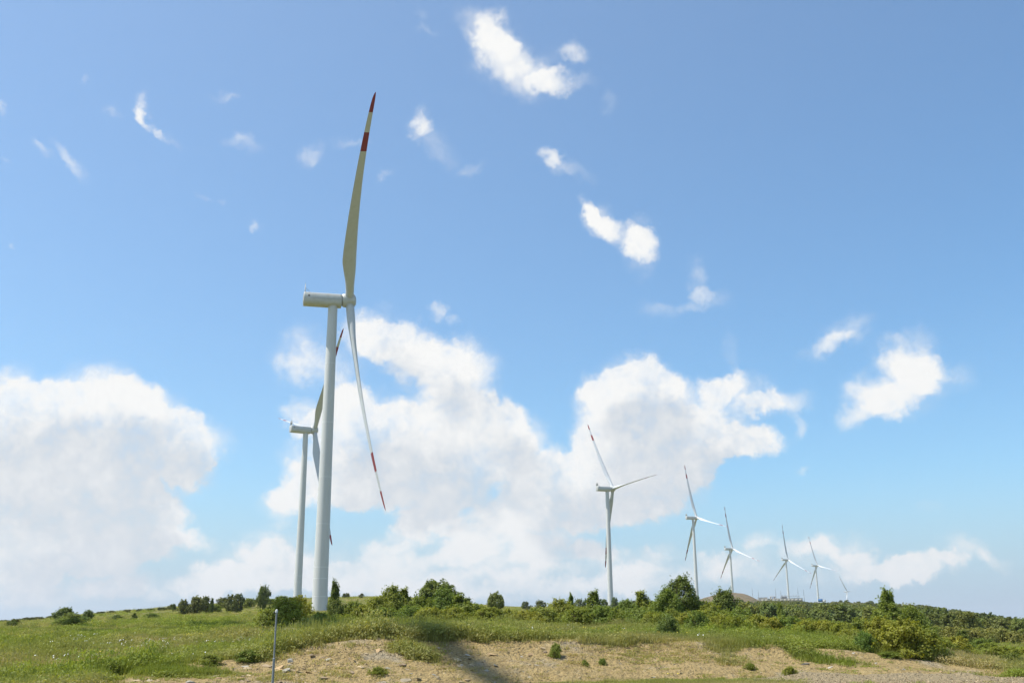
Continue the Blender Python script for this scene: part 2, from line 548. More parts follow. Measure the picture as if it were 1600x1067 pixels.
# ------------------------------------------------------------------ the lie of the land
COL_U = [-700, -300, 0, 150, 300, 400, 465, 560, 650, 800, 1000, 1100, 1200, 1300, 1400, 1500, 1600, 1900, 2300]
ROWS = [
    (62, [1030, 1022, 1012, 1006, 998, 993, 988, 984, 984, 985, 990, 993, 997, 1002, 1010, 1024, 1036, 1040, 1040]),
    (95, [1010, 1002, 992, 986, 979, 975, 972, 970, 969, 968, 974, 978, 985, 993, 1002, 1014, 1024, 1030, 1030]),
    (180, [996, 988, 980, 972, 966, 964, 963, 962, 962, 964, 974, 980, 987, 991, 995, 1001, 1006, 1012, 1012]),
    (281, [990, 983, 976, 964, 956, 954, 956, 957, 957, 960, 972, 976, 981, 984, 988, 992, 997, 1003, 1003]),
    (350, [988, 980, 974, 961, 950, 946, 947, 947, 950, 957, 968, 972, 976, 978, 981, 985, 990, 998, 998]),
    (540, [988, 980, 973, 958, 946, 938, 934, 931, 934, 950, 960, 962, 964, 965, 967, 971, 977, 990, 990]),
    (740, [988, 981, 975, 963, 952, 944, 940, 936, 937, 949, 954, 955, 955, 956, 957, 963, 974, 988, 988]),
    (1150, [988, 983, 978, 970, 962, 956, 950, 946, 946, 951, 943, 938, 938, 941, 945, 959, 975, 988, 988]),
    (1500, [988, 984, 980, 973, 966, 962, 958, 956, 956, 956, 955, 956, 956, 956, 958, 966, 978, 988, 988]),
    (2200, [988, 985, 981, 976, 972, 968, 966, 964, 962, 960, 957, 955, 955, 955, 958, 968, 980, 988, 988]),
    (4000, [988, 986, 984, 980, 978, 976, 974, 972, 971, 970, 969, 968, 968, 968, 968, 974, 982, 988, 988]),
    (14000, [988] * 19),
]
EDGE_U = [-300, 0, 100, 200, 300, 400, 480, 550, 620, 700, 800, 900, 1000, 1100, 1200, 1300, 1400, 1500, 1600, 1900]
EDGE_V = [1080, 1076, 1069, 1056, 1037, 1027, 1010, 999, 997, 998, 999, 999, 1001, 1004, 1007, 1014, 1026, 1041, 1052, 1060]
TOE_U = [-300, 200, 600, 900, 1000, 1200, 1400, 1600, 1900]
TOE_D = [34, 34, 35, 37, 38.5, 40.5, 42, 43, 44]


def az_of(u):
    return ray(u, 985)[0]


_caz = np.array([az_of(u) for u in COL_U])
_eaz = np.array([az_of(u) for u in EDGE_U])
_taz = np.array([az_of(u) for u in TOE_U])
BANK_W = 4.3


def d_toe(az): return np.interp(az, _taz, TOE_D)
def d_top(az): return d_toe(az) + BANK_W


_etan = np.array([math.tan(ray(u, v)[1]) for u, v in zip(EDGE_U, EDGE_V)])
def z_top(az): return EYE + d_top(az) * np.interp(az, _eaz, _etan)


# a smooth table of heights over azimuth and distance
G_AZ = np.radians(np.linspace(-42, 42, 337))
G_LD = np.linspace(math.log(40), math.log(14000), 260)


def _table():
    ld = [math.log(45.0)] + [math.log(r[0]) for r in ROWS]
    zz = np.zeros((len(ld), len(G_AZ)))
    zz[0] = z_top(G_AZ) + .03
    for i, (d, vs) in enumerate(ROWS):
        zz[i + 1] = np.interp(G_AZ, _caz, [EYE + d * math.tan(ray(u, v)[1]) for u, v in zip(COL_U, vs)])
    tab = np.zeros((len(G_LD), len(G_AZ)))
    for j in range(len(G_AZ)):
        tab[:, j] = np.interp(G_LD, ld, zz[:, j])
    k = np.array([1, 4, 6, 4, 1.]) / 16
    for it in range(10):
        p = np.pad(tab, ((2, 2), (2, 2)), 'edge')
        p = sum(k[i] * p[i:i + tab.shape[0]] for i in range(5))
        tab = sum(k[i] * p[:, i:i + tab.shape[1]] for i in range(5))
    return tab


TAB = _table()


def height(x, y):
    x, y = np.asarray(x, float), np.asarray(y, float)
    az, D = np.arctan2(x, y), np.maximum(np.hypot(x, y), .5)
    a = np.clip(az, G_AZ[0], G_AZ[-1])
    fa = (a - G_AZ[0]) / (G_AZ[1] - G_AZ[0])
    fl = np.clip((np.log(D) - G_LD[0]) / (G_LD[1] - G_LD[0]), 0, len(G_LD) - 1.001)
    ia, il = np.clip(fa.astype(int), 0, len(G_AZ) - 2), fl.astype(int)
    ta, tl = fa - ia, fl - il
    far = (TAB[il, ia] * (1 - ta) + TAB[il, ia + 1] * ta) * (1 - tl) + (TAB[il + 1, ia] * (1 - ta) + TAB[il + 1, ia + 1] * ta) * tl
    # the cut bank and the flat in front of it
    zt = z_top(a)
    lowz = np.minimum(0, zt)
    dt = d_toe(a)
    t = np.clip((D - dt) / BANK_W, 0, 1)
    prof = t ** .85 * (1 - .18 * np.sin(np.pi * t))
    near = lowz + (zt - lowz) * prof
    w = sstep(0, 4.0, D - dt - BANK_W)
    z = near * (1 - w) + far * w
    inb = np.exp(-((D - dt - BANK_W * .5) / 3.0) ** 2)
    ang = x * .55 + D * .8                                  # rills run down to the right
    z = z + inb * (.30 * fbm(ang * .55, (D - x * .4) * .16, 3, 3) + .16 * fbm(x * 1.5, y * 1.5, 5, 3))
    z = z + .10 * fbm(x * .22, y * .22, 11, 3) * sstep(20, 45, D) * (1 - .6 * inb)
    z = z + .9 * fbm(x / 26, y / 26, 21, 3) * sstep(110, 260, D) + 5 * fbm(x / 160, y / 160, 31, 3) * sstep(500, 1200, D)
    # gravel windrow at the toe, right half
    wr = np.exp(-((D - dt + .9) / .45) ** 2) * sstep(az_of(1150), az_of(1260), a) * (1 - sstep(az_of(1500), az_of(1560), a))
    z = z + wr * (.16 + .12 * fbm(x * 2, y * 2, 41, 2))
    return z


def soil_mask(x, y):
    """1 on bare earth"""
    az, D = np.arctan2(x, y), np.hypot(x, y)
    e = D - d_top(az)
    edge = .9 * fbm(x * .45, y * .45, 51, 4) * 2 + .5 * fbm(x * 1.8, y * 1.8, 55, 2)
    s = sstep(.35, -.35, e + edge * 1.25) * sstep(-1.2, -.5, D - d_toe(az) - .3)
    s = s * sstep(az_of(120), az_of(210), az + .01 * fbm(x, y, 57, 2)) * (1 - sstep(az_of(1540), az_of(1600), az))
    # grassy tongues and patches on the slope
    ang = x * .62 + D * .78
    tongue = fbm(ang * .5, (D - x * .5) * .14, 61, 3)
    mid = sstep(az_of(760), az_of(900), az)
    s = s * (1 - sstep(.19 - .03 * mid, .29, tongue) * sstep(-3.6, -1.2, e) * .9)
    return np.clip(s, 0, 1)


def gravel_mask(x, y):
    az, D = np.arctan2(x, y), np.hypot(x, y)
    n = 1.2 * fbm(x * .3, y * .3, 71, 3)
    g = sstep(-.2, .3, D - 34.6 + n * 2) * sstep(.2, -.3, D - d_toe(az) + 1.2 + n * .5) * sstep(az_of(1180), az_of(1290), az)
    g = np.maximum(g, sstep(-2.2, -1.6, D - d_toe(az)) * sstep(.3, -.1, D - d_toe(az)) * sstep(az_of(1130), az_of(1230), az))
    return np.clip(g, 0, 1)


def path_mask(x, y):
    """a bare earth scrape on the left hillside"""
    az, D = np.arctan2(x, y), np.hypot(x, y)
    n = fbm(x * .12, y * .12, 81, 3)
    return sstep(6.5, 3.5, np.abs(D - 172 + n * 8)) * sstep(az_of(372), az_of(384), az) * (1 - sstep(az_of(412), az_of(424), az))


def mat_ground():
    m, b, out = material('ground_cover')
    tc = b.new('ShaderNodeTexCoord')
    P = tc.outputs['Object']
    soil = b.new('ShaderNodeAttribute', attribute_name='soil').outputs['Fac']
    grav = b.new('ShaderNodeAttribute', attribute_name='gravel').outputs['Fac']
    n1, n2, n3 = b.noise(P, .16, 5, .6), b.noise(P, 1.3, 6, .65), b.noise(P, 9.0, 4, .6)
    n4 = b.noise(P, .012, 4, .55)
    green = b.mix(n2, (.10, .105, .028), (.20, .195, .058))
    green = b.mix(b.ramp(n1, .42, .68), green, (.225, .185, .085))
    green = b.mix(b.ramp(n4, .45, .65, 0, .6), green, (.15, .155, .045))
    earth = b.mix(n2, (.270, .190, .080), (.465, .352, .165))
    earth = b.mix(b.ramp(b.noise(P, .33, 4, .6), .55, .70, 0, .75), earth, (.33, .29, .215))
    earth = b.mix(b.ramp(n3, .50, .66, 0, .5), earth, (.15, .10, .052))
    earth = b.mix(b.ramp(b.noise(P, 2.4, 4, .7), .56, .68, 0, .5), earth, (.17, .125, .065))
    earth = b.mix(b.ramp(b.noise(P, 5.5, 2, .5), .60, .72, 0, .55), earth, (.47, .385, .235))
    stone = b.mix(b.noise(P, 14.0, 3, .7), (.225, .175, .10), (.40, .32, .195))
    c = b.mix(b.ramp(b.math('MULTIPLY_ADD', b.math('SUBTRACT', n2, .5), .5, soil), .3, .7), green, earth)
    c = b.mix(b.ramp(b.math('MULTIPLY_ADD', b.math('SUBTRACT', n2, .5), .5, grav), .3, .7), c, stone)
    h = b.math('MULTIPLY_ADD', n3, .35, n2)
    principled(b, out, c, .92, .12, bump(b, b.math('MULTIPLY_ADD', b.noise(P, 3.2, 5, .65), 1.2, h), 1.0, .26))
    return m


M['ground'] = mat_ground()


def build_ground():
    az = np.concatenate([np.radians(np.arange(-180, -34, 4.0)), np.radians(np.arange(-34, 34.01, .14)), np.radians(np.arange(38, 180, 4.0))])
    D = np.concatenate([[1.0, 4, 8, 13, 18, 23, 27, 30, 32], np.arange(33, 50.5, .13), np.geomspace(51, 130, 75), np.geomspace(133, 1350, 120), np.geomspace(1450, 14000, 26)])
    A, DD = np.meshgrid(az, D)
    X, Y = DD * np.sin(A), DD * np.cos(A)
    Z = height(X, Y)
    front = np.abs(A) < R(34.5)
    S = np.where(front, np.maximum(soil_mask(X, Y), path_mask(X, Y)), 0)
    Gm = np.where(front, gravel_mask(X, Y), 0)
    nr, nc = A.shape
    idx = np.arange(nr * nc).reshape(nr, nc)
    nxt = np.roll(idx, -1, axis=1)
    q = np.stack([idx[:-1], nxt[:-1], nxt[1:], idx[1:]], -1).reshape(-1, 4)[:, ::-1]
    V = np.stack([X, Y, Z], -1).reshape(-1, 3)
    S, Gm, DDf = S.ravel(), Gm.ravel(), DD.ravel()
    qs, qg, qd = S[q].mean(1), Gm[q].mean(1), DDf[q].mean(1)
    kind = np.zeros(len(q), int)
    kind[(qs > .5) & (qd < 52)] = 1
    kind[(qg > .5) & (qd < 52)] = 2
    res = []
    for k, name in enumerate(('meadow', 'earth_bank', 'gravel_road')):
        f = q[kind == k]
        used, inv = np.unique(f, return_inverse=True)
        me = mesh_np(name, V[used], inv.reshape(-1, 4), True)
        for an, arr in (('soil', S), ('gravel', Gm)):
            at = me.attributes.new(an, 'FLOAT', 'POINT')
            at.data.foreach_set('value', arr[used].astype(np.float32))
        # the sheet is one surface: keep the shading continuous over the seams
        o = obj(name, me, M['ground'])
        tag(o, kind='structure')
        res.append(o)
    return res


meadow, earth_bank, gravel_road = build_ground()


# ------------------------------------------------------------------ wind turbines
HUB, BL = 84.0, 62.0
R_TOP, R_BOT = 1.30, 2.03


def foil(n=14):
    """closed aerofoil outline, chord 0..1 from leading edge"""
    x = .5 * (1 - np.cos(np.linspace(0, np.pi, n)))
    t = 5 * (.2969 * np.sqrt(x) - .126 * x - .3516 * x ** 2 + .2843 * x ** 3 - .1036 * x ** 4)
    up = np.stack([x, t], -1)
    dn = np.stack([x, -t * .75], -1)[::-1][1:-1]
    return np.vstack([up, dn])


FOIL = foil()
_th = np.linspace(0, 2 * np.pi, len(FOIL), endpoint=False)
CIRC = np.stack([.5 - .5 * np.cos(_th), .5 * np.sin(_th)], -1)


def blade_section(s, bend, pitch=0.0):
    """outline at a fraction s of the span; x = upwind, y = along the rotor's turn, z = span"""
    z0 = 1.15
    span = z0 + s * (BL - z0)
    chord = float(np.interp(s, [0, .035, .08, .13, .19, .25, .4, .6, .8, .93, .97, .99, 1.0], [2.35, 2.35, 2.55, 3.3, 3.95, 3.75, 2.95, 2.1, 1.45, 1.02, .80, .52, .12]))
    thick = float(np.interp(s, [0, .04, .12, .2, .3, .5, .8, 1], [1, 1, .62, .40, .29, .22, .17, .14]))
    rnd = float(sstep(.17, .03, s))
    tw = R(pitch + float(np.interp(s, [0, .1, .2, .4, .7, 1], [12, 12, 9.5, 5, 1.5, 0])))
    piv = float(np.interp(s, [0, .04, .2, 1], [.5, .5, .34, .30]))
    f = FOIL * np.array([1, thick / 1.0])
    o = f * (1 - rnd) + CIRC * np.array([1, 1]) * rnd
    x = (piv - o[:, 0]) * chord
    y = o[:, 1] * chord
    c, s_ = math.cos(tw), math.sin(tw)
    X, Yv = x * c - y * s_, x * s_ + y * c
    X = X + bend * (span / BL) ** 2
    return np.stack([X, Yv, np.full(len(X), span)], -1)


def blade_part(s0, s1, bend, pitch=0.0):
    ss = np.linspace(s0, s1, max(4, int((s1 - s0) * 46)))
    if s1 > .99: ss = np.concatenate([ss[:-1], [.975, .985, .993, .998, 1.0]]); ss = np.unique(ss)
    rings = [blade_section(s, bend, pitch) for s in ss]
    n = len(rings[0])
    v = np.concatenate(rings)
    q = [(i * n + j, i * n + (j + 1) % n, (i + 1) * n + (j + 1) % n, (i + 1) * n + j) for i in range(len(ss) - 1) for j in range(n)]
    m = MB()
    c0, c1 = rings[0].mean(0), rings[-1].mean(0)
    k = len(v)
    v = np.vstack([v, c0, c1])
    t = [(k, (j + 1) % n, j) for j in range(n)] + [(k + 1, (len(ss) - 1) * n + j, (len(ss) - 1) * n + (j + 1) % n) for j in range(n)]
    m.add(v, q, t)
    return m


def make_turbine(D, az, zhub, yaw, phi, bend, label, detail=True, pitch=(0, 0, 0), slip=(0, 0, 0)):
    x, y = D * math.sin(R(az)), D * math.cos(R(az))
    zg = float(height(x, y))
    zg = min(zg, zhub - HUB + 2)
    H = zhub - zg
    t = empty('wind_turbine', (x, y, zg), R(yaw))
    tag(t, label, 'wind turbine', 'wind turbines along the ridge')
    n = 40 if detail else 20
    top = H - 1.8
    m = MB()
    zs = np.linspace(-1.5, top, 12)
    m.tube([(0, 0, z) for z in zs], [R_BOT + (R_TOP - R_BOT) * max(0, z) / top for z in zs], n)
    tower = m.build('tower', M['tower'], t, True)
    for fr in ((.045, .10, .135, .27, .42, .60, .80) if detail else ()):
        z = top * fr
        r = R_BOT + (R_TOP - R_BOT) * fr + .012
        m = MB(); m.tube([(0, 0, z - .08), (0, 0, z + .08)], [r, r], n, False)
        m.build('flange_ring', M['seam'], tower, True)
    if detail:
        m = MB(); m.box((R_BOT - .12, -.5, 1.6), (R_BOT + .03, .5, 3.9), .08, 0)
        m.build('door', M['nacelle'], tower)
        m = MB()
        for k in range(6): m.box((R_BOT + .02 + .3 * k, -.6, 0), (R_BOT + .31 + .3 * k, .6, 1.55 - .27 * k))
        m.build('steps', M['galv'], tower)
    # nacelle: x towards the rotor, origin at tower axis and hub height
    nac = obj('nacelle', nacelle_mesh(), M['nacelle'], t, (0, 0, H))
    m = MB(); m.tube([(0, 0, -1.84), (0, 0, -1.6)], [R_TOP + .10, R_TOP + .2], n, True)
    m.build('yaw_collar', M['nacelle'], nac, True)
    if detail:
        for sgn in (-1, 1):
            m = MB(); m.box((-8.15, min(sgn * 1.93, sgn * 1.895), -.12), (2.2, max(sgn * 1.93, sgn * 1.895), -.06)); m.build('side_seam', M['grille'], nac)
            m = MB(); m.box((-7.05, min(sgn * 1.94, sgn * 1.88), .35), (-6.55, max(sgn * 1.94, sgn * 1.88), .75)); m.build('vent', M['dark'], nac)
        for k in range(7):
            m = MB(); m.box((-7.4 + k * .95, -.08, -1.80), (-7.25 + k * .95, .08, -1.74)); m.build('drain', M['grille'], nac)
        for k in range(5):
            m = MB(); m.box((-8.36, -1.5, -1.0 + k * .42), (-8.28, 1.5, -.78 + k * .42)); m.build('louvre', M['seam'], nac)
    c = MB()
    for yy in (-1.5, -.06, 1.38): c.box((-8.0, yy, 1.5), (-7.86, yy + .12, 4.0))
    for zz in (1.9, 3.88): c.box((-8.0, -1.5, zz), (-7.86, 1.5, zz + .12))
    cool = c.build('cooler_frame', M['nacelle'], nac)
    for y0, y1 in ((-1.36, -.08), (.08, 1.36)):
        m = MB(); m.box((-7.97, y0, 2.04), (-7.89, y1, 3.86)); m.build('radiator', M['grille'], cool)
    for yy in (-1.44, 1.44):
        m = MB(); m.tube([(-7.9, yy, 2.9), (-6.4, yy, 1.5)], [.05, .05], 6)
        m.build('brace', M['grille'], cool)
    if detail:
        m = MB(); m.tube([(-7.93, 0, 3.9), (-7.93, 0, 5.1)], [.035, .02], 6); m.build('lightning_rod', M['grille'], cool)
    # rotor head, tilted up
    hub = empty('rotor', (0, 0, H), 0, t)
    hub.rotation_euler = (0, -R(5.5), 0)
    m = MB()
    prof = [(2.45, 1.55), (2.62, 1.82), (2.9, 1.93), (3.6, 1.97), (4.6, 1.97), (5.5, 1.93), (5.95, 1.76), (6.25, 1.42), (6.42, .95), (6.5, .4), (6.51, .02)]
    m.tube([(p, 0, 0) for p, _ in prof], [r for _, r in prof], n, True)
    spin = m.build('spinner', M['nacelle'], hub, True)
    m = MB(); m.tube([(2.15, 0, 0), (2.6, 0, 0)], [1.5, 1.5], n, True); m.build('gap', M['dark'], spin, True)
    for k in range(3):
        a = R(phi + slip[k]) + k * 2 * math.pi / 3
        bl = obj('blade', blade_meshes(bend, pitch[k])[0], M['blade'], hub, (4.6, 0, 0))
        # blade z axis: cos(a)*up + sin(a)*towards -y (right-handed turn about x)
        bl.matrix_local = Matrix.Translation((4.6, 0, 0)) @ Matrix.Rotation(a, 4, 'X')
        for me in blade_meshes(bend, pitch[k])[1]:
            obj('red_band', me, M['red'], bl)
        obj('tip_section', blade_meshes(bend, pitch[k])[2], M['blade'], bl)
        if detail:
            m = MB(); m.tube([(0, 0, 1.75), (0, 0, 2.02)], [1.34, 1.30], n, False)
            m.build('root_collar', M['nacelle'], bl, True)
    return t


_cache = {}


def blade_meshes(bend, pitch=0.0):
    key = (bend, pitch)
    if key not in _cache:
        _cache[key] = (blade_part(0, .735, bend, pitch).mesh('blade', True),
                       [blade_part(.735, .822, bend, pitch).mesh('red_band', True), blade_part(.912, 1, bend, pitch).mesh('red_band', True)],
                       blade_part(.822, .912, bend, pitch).mesh('tip_section', True))
    return _cache[key]


def nacelle_mesh():
    if 'nac' not in _cache:
        w, ch = 1.9, .34
        secs = [(-8.28, .92), (-8.2, 1.0), (-7.9, 1.0), (1.9, 1.0), (2.25, .97), (2.38, .88)]
        ring = [(-w + .62, -1.76), (w - .62, -1.76), (w, -.95), (w, 1.36), (w - .22, 1.56), (-w + .22, 1.56), (-w, 1.36), (-w, -.95)]
        v, q = [], []
        for x, k in secs:
            for (a, c) in ring: v.append((x, a * k, c * k if c > 0 else c * k))
        n = len(ring)
        for i in range(len(secs) - 1):
            q += [(i * n + j, (i + 1) * n + j, (i + 1) * n + (j + 1) % n, i * n + (j + 1) % n) for j in range(n)]
        for o_, fl in ((0, False), ((len(secs) - 1) * n, True)):
            for wv in ((0, 1, 2, 7), (7, 2, 3, 6), (6, 3, 4, 5)):
                wv = tuple(x + o_ for x in wv)
                q.append(wv[::-1] if fl else wv)
        m = MB(); m.add(np.array(v), q)
        _cache['nac'] = m.mesh('nacelle')
    return _cache['nac']


TURBINES = [   # distance, azimuth, hub height, yaw, rotor angle, blade bend
    (280.7, -10.399, 92.5, 13.4, 50.2, 5.0, 'tall nearest white wind turbine with red-banded blades, rising left of centre'),
    (532.5, -11.576, 103.2, 30.5, 45.9, 1.0, 'white wind turbine standing just behind and left of the nearest one'),
    (741.9, 5.259, 101.3, 21.5, 88.7, 2.0, 'white wind turbine behind the shrubs, first of the row right of centre'),
    (1146.7, 9.878, 122.0, 18.8, 105.2, 3.0, 'white wind turbine left of the bare earth mound, behind the tall dark tree'),
    (1522.6, 11.75, 116.1, 20.7, 110.4, 3.5, 'white wind turbine rising directly behind the bare earth mound'),
    (1927.3, 14.622, 125.4, 23.6, 116.7, 2.0, 'distant white wind turbine rising behind the substation yard'),
    (2211.4, 16.111, 130.8, 18.5, 103.6, 2.5, 'distant white wind turbine beside the blue container right of the substation'),
    (3840.6, 17.535, 134.9, -50.1, 34.7, 0.5, 'farthest tiny wind turbine, only its head above the wooded hill'),
]
for i, (D, a, zh, yaw, phi, bend, lab) in enumerate(TURBINES):
    make_turbine(D, a, zh, yaw, phi, bend, lab, i < 4, (0, 74, 0) if i == 0 else (0, 0, 0), (0, 0, -4) if i == 0 else (0, 0, 0))


# the next turbine of the row stands outside the picture at left; the shadow of one of its blades lies across the bank
make_turbine(105.4, -45.04, 92.0, 19.0, 90.0, 2.0, 'wind turbine standing outside the left edge, its blade shadow crossing the bank', False, (58, 0, 0))


# ------------------------------------------------------------------ plants
def leaf_quads(P, Nrm, size, r, aspect=.62):
    """one small pointed quad per leaf"""
    n = len(P)
    a = r.normal(size=(n, 3))
    Nrm = Nrm / (np.linalg.norm(Nrm, axis=1, keepdims=True) + 1e-9)
    a -= (a * Nrm).sum(1, keepdims=True) * Nrm
    a /= np.linalg.norm(a, axis=1, keepdims=True) + 1e-9
    b = np.cross(Nrm, a)
    sz = np.asarray(size)[:, None]
    v = np.stack([P - a * sz * .5, P + b * sz * aspect * .5 + a * sz * .05 + Nrm * sz * .06, P + a * sz * .5, P - b * sz * aspect * .5 + a * sz * .05 + Nrm * sz * .06], 1).reshape(-1, 3)
    q = np.arange(4 * n).reshape(n, 4)
    return v, q


PROFILES = {   # crown half-width against height (0..1)
    'shrub': ([0, .08, .3, .6, .85, 1], [.55, .85, 1.0, .88, .55, .12]),
    'spire': ([0, .1, .25, .5, .75, .92, 1], [.35, .7, 1.0, .78, .42, .18, .05]),
    'round': ([0, .18, .25, .45, .7, .9, 1], [.05, .12, .6, 1.0, .95, .55, .10]),
    'tall': ([0, .08, .22, .45, .7, .88, 1], [.3, .7, .95, 1.0, .72, .38, .08]),
    'far': ([0, .1, .2, .45, .7, .9, 1], [.3, .55, .85, 1.0, .9, .55, .10]),
}


def make_plant(seed, kind, h, w, leaves, leaf, clumps, stems=3, shoots=8):
    """returns (stem mesh, crown mesh); height h, width w, base at the origin"""
    r = np.random.default_rng(seed)
    ps, pr = PROFILES[kind]
    # lumpy outline: a few bulges and bites
    lob = r.normal(0, .22, (4, 3))

    def env(t, th):
        k = 1 + sum(lob[i, 0] * np.cos((i + 1) * th + lob[i, 1] * 9) * np.cos(t * (2 + i) * 2 + lob[i, 2] * 9) for i in range(4)) * 1.5
        return np.interp(t, ps, pr) * w / 2 * np.clip(k, .4, 1.45)
    t = r.beta(1.25, 1.15, clumps) * .96
    if kind == 'round': t = .2 + .78 * r.beta(1.3, 1.2, clumps)
    th = r.uniform(0, 2 * np.pi, clumps)
    rad = env(t, th) * (.25 + .75 * np.sqrt(r.uniform(0, 1, clumps))) * r.uniform(.8, 1.08, clumps)
    cc = np.stack([rad * np.cos(th), rad * np.sin(th), t * h], -1)
    cs = r.uniform(.45, 1.3, clumps) * (h * w * w) ** (1 / 3) * .085
    # leafy sprays that break the outline
    sh, ss = [], []
    for i in range(shoots):
        t0 = r.uniform(.25, .97) if i % 2 else r.uniform(.65, .99)
        a = r.uniform(0, 2 * np.pi)
        e0 = env(t0, a) * .75
        base = np.array([e0 * np.cos(a), e0 * np.sin(a), t0 * h])
        L = (h * w) ** .5 * r.uniform(.10, .26)
        d = np.array([np.cos(a) * .9, np.sin(a) * .9, .35 + 1.3 * t0]) + r.normal(0, .25, 3)
        d /= np.linalg.norm(d)
        for k in range(5):
            sh.append(base + d * L * (k + .5) / 5 + r.normal(0, .02 * h, 3)); ss.append(cs.mean() * (.85 - .14 * k))
    if sh: cc = np.vstack([cc, np.array(sh)]); cs = np.concatenate([cs, np.array(ss)])
    wts = cs ** 2; wts /= wts.sum()
    ci = r.choice(len(cc), leaves, p=wts)
    off = r.normal(0, 1, (leaves, 3))
    off *= (r.uniform(.35, 1, (leaves, 1)) ** .5) / (np.linalg.norm(off, axis=1, keepdims=True) + 1e-9)
    P = cc[ci] + off * cs[ci][:, None] * np.array([.95, .95, 1.45])
    P[:, 2] = np.maximum(P[:, 2], .04)
    out = np.stack([P[:, 0], P[:, 1], (P[:, 2] - h * .45) * .8], -1)
    out /= np.linalg.norm(out, axis=1, keepdims=True) + 1e-9
    N = off * .6 + out * .55 + np.array([0, 0, .3]) + r.normal(0, .55, (leaves, 3))
    v, q = leaf_quads(P, N, leaf * r.uniform(.65, 1.35, leaves), r)
    crown = mesh_np('crown', v, q)
    m = MB()
    for i in range(stems):
        a = r.uniform(0, 2 * np.pi); lean = 0 if stems == 1 else r.uniform(.1, .45)
        top = np.array([np.cos(a) * lean * w * .6, np.sin(a) * lean * w * .6, h * r.uniform(.72, .9)])
        k = np.linspace(0, 1, 6)[:, None]
        pts = top * k + np.array([np.cos(a), np.sin(a), 0]) * .12 * w * np.sin(k * np.pi) * (0 if stems == 1 else 1) + r.normal(0, .01 * h, (6, 3)) * k
        rb = (.028 if stems == 1 else .016) * h
        m.tube(pts, np.linspace(rb, rb * .25, 6), 6)
        for j in range(5):
            s0 = pts[r.integers(1, 5)]
            e = cc[r.integers(0, clumps)]
            m.tube([s0, (s0 + e) / 2 + np.array([0, 0, .04 * h]), e], [rb * .45, rb * .3, rb * .12], 4)
    return m.mesh('trunk', True), crown


VAR = {}


def variants(key, n, **kw):
    VAR[key] = [make_plant(100 * (len(VAR) + 1) + i, **kw) for i in range(n)]


variants('shrub', 6, kind='shrub', h=2.6, w=3.2, leaves=9000, leaf=.15, clumps=260, stems=5, shoots=34)
variants('spire', 4, kind='spire', h=4.0, w=1.9, leaves=6500, leaf=.15, clumps=200, stems=1, shoots=34)
variants('tall', 4, kind='tall', h=4.6, w=3.4, leaves=13000, leaf=.155, clumps=330, stems=3, shoots=46)
variants('round', 4, kind='round', h=5.0, w=4.2, leaves=9000, leaf=.26, clumps=240, stems=1, shoots=22)
variants('far', 6, kind='far', h=6.0, w=5.4, leaves=3200, leaf=.5, clumps=130, stems=1, shoots=22)
SIZE = {'shrub': (2.6, 3.2), 'spire': (4.0, 1.9), 'tall': (4.6, 3.4), 'round': (5.0, 4.2), 'far': (6.0, 5.4)}
_vi = {}


def plant(name, key, x, y, h, w, leaf, label, cat, group=None, tint=(1, 1, 1), sink=.06, bark=True):
    i = _vi.get(key, 0); _vi[key] = i + 1
    trunk, crown = VAR[key][i % len(VAR[key])]
    sh, sw = SIZE[key]
    root = empty(name, (x, y, float(height(x, y)) - sink), rng.uniform(0, 6.28))
    root.scale = (w / sw, w / sw, h / sh)
    tag(root, label, cat, group)
    if bark:
        t = bpy.data.objects.new('trunk' if cat == 'tree' else 'stems', trunk); C.objects.link(t); t.parent = root
        if not trunk.materials: trunk.materials.append(M['bark'])
    c = bpy.data.objects.new('crown', crown); C.objects.link(c); c.parent = root
    if not crown.materials: crown.materials.append(M['leaf_mid'])
    c.material_slots[0].link = 'OBJECT'
    c.material_slots[0].material = M[leaf]
    c.color = (*tint, 1)
    return root


def at_px(u, D):
    a = az_of(u)
    return D * math.sin(a), D * math.cos(a)


def plant_px(name, key, u, vtop, wpx, D, leaf, label, cat, group=None, tint=(1, 1, 1), hmin=.6):
    """a plant standing at azimuth of u and distance D, as tall and wide as it shows"""
    x, y = at_px(u, D)
    zt = EYE + D * math.tan(ray(u, vtop)[1])
    h = max(hmin, (zt - float(height(x, y)) + .06) / 1.03)
    return plant(name, key, x, y, h, wpx / 1663.0 * D * 1.06, leaf, label, cat, group, tint)


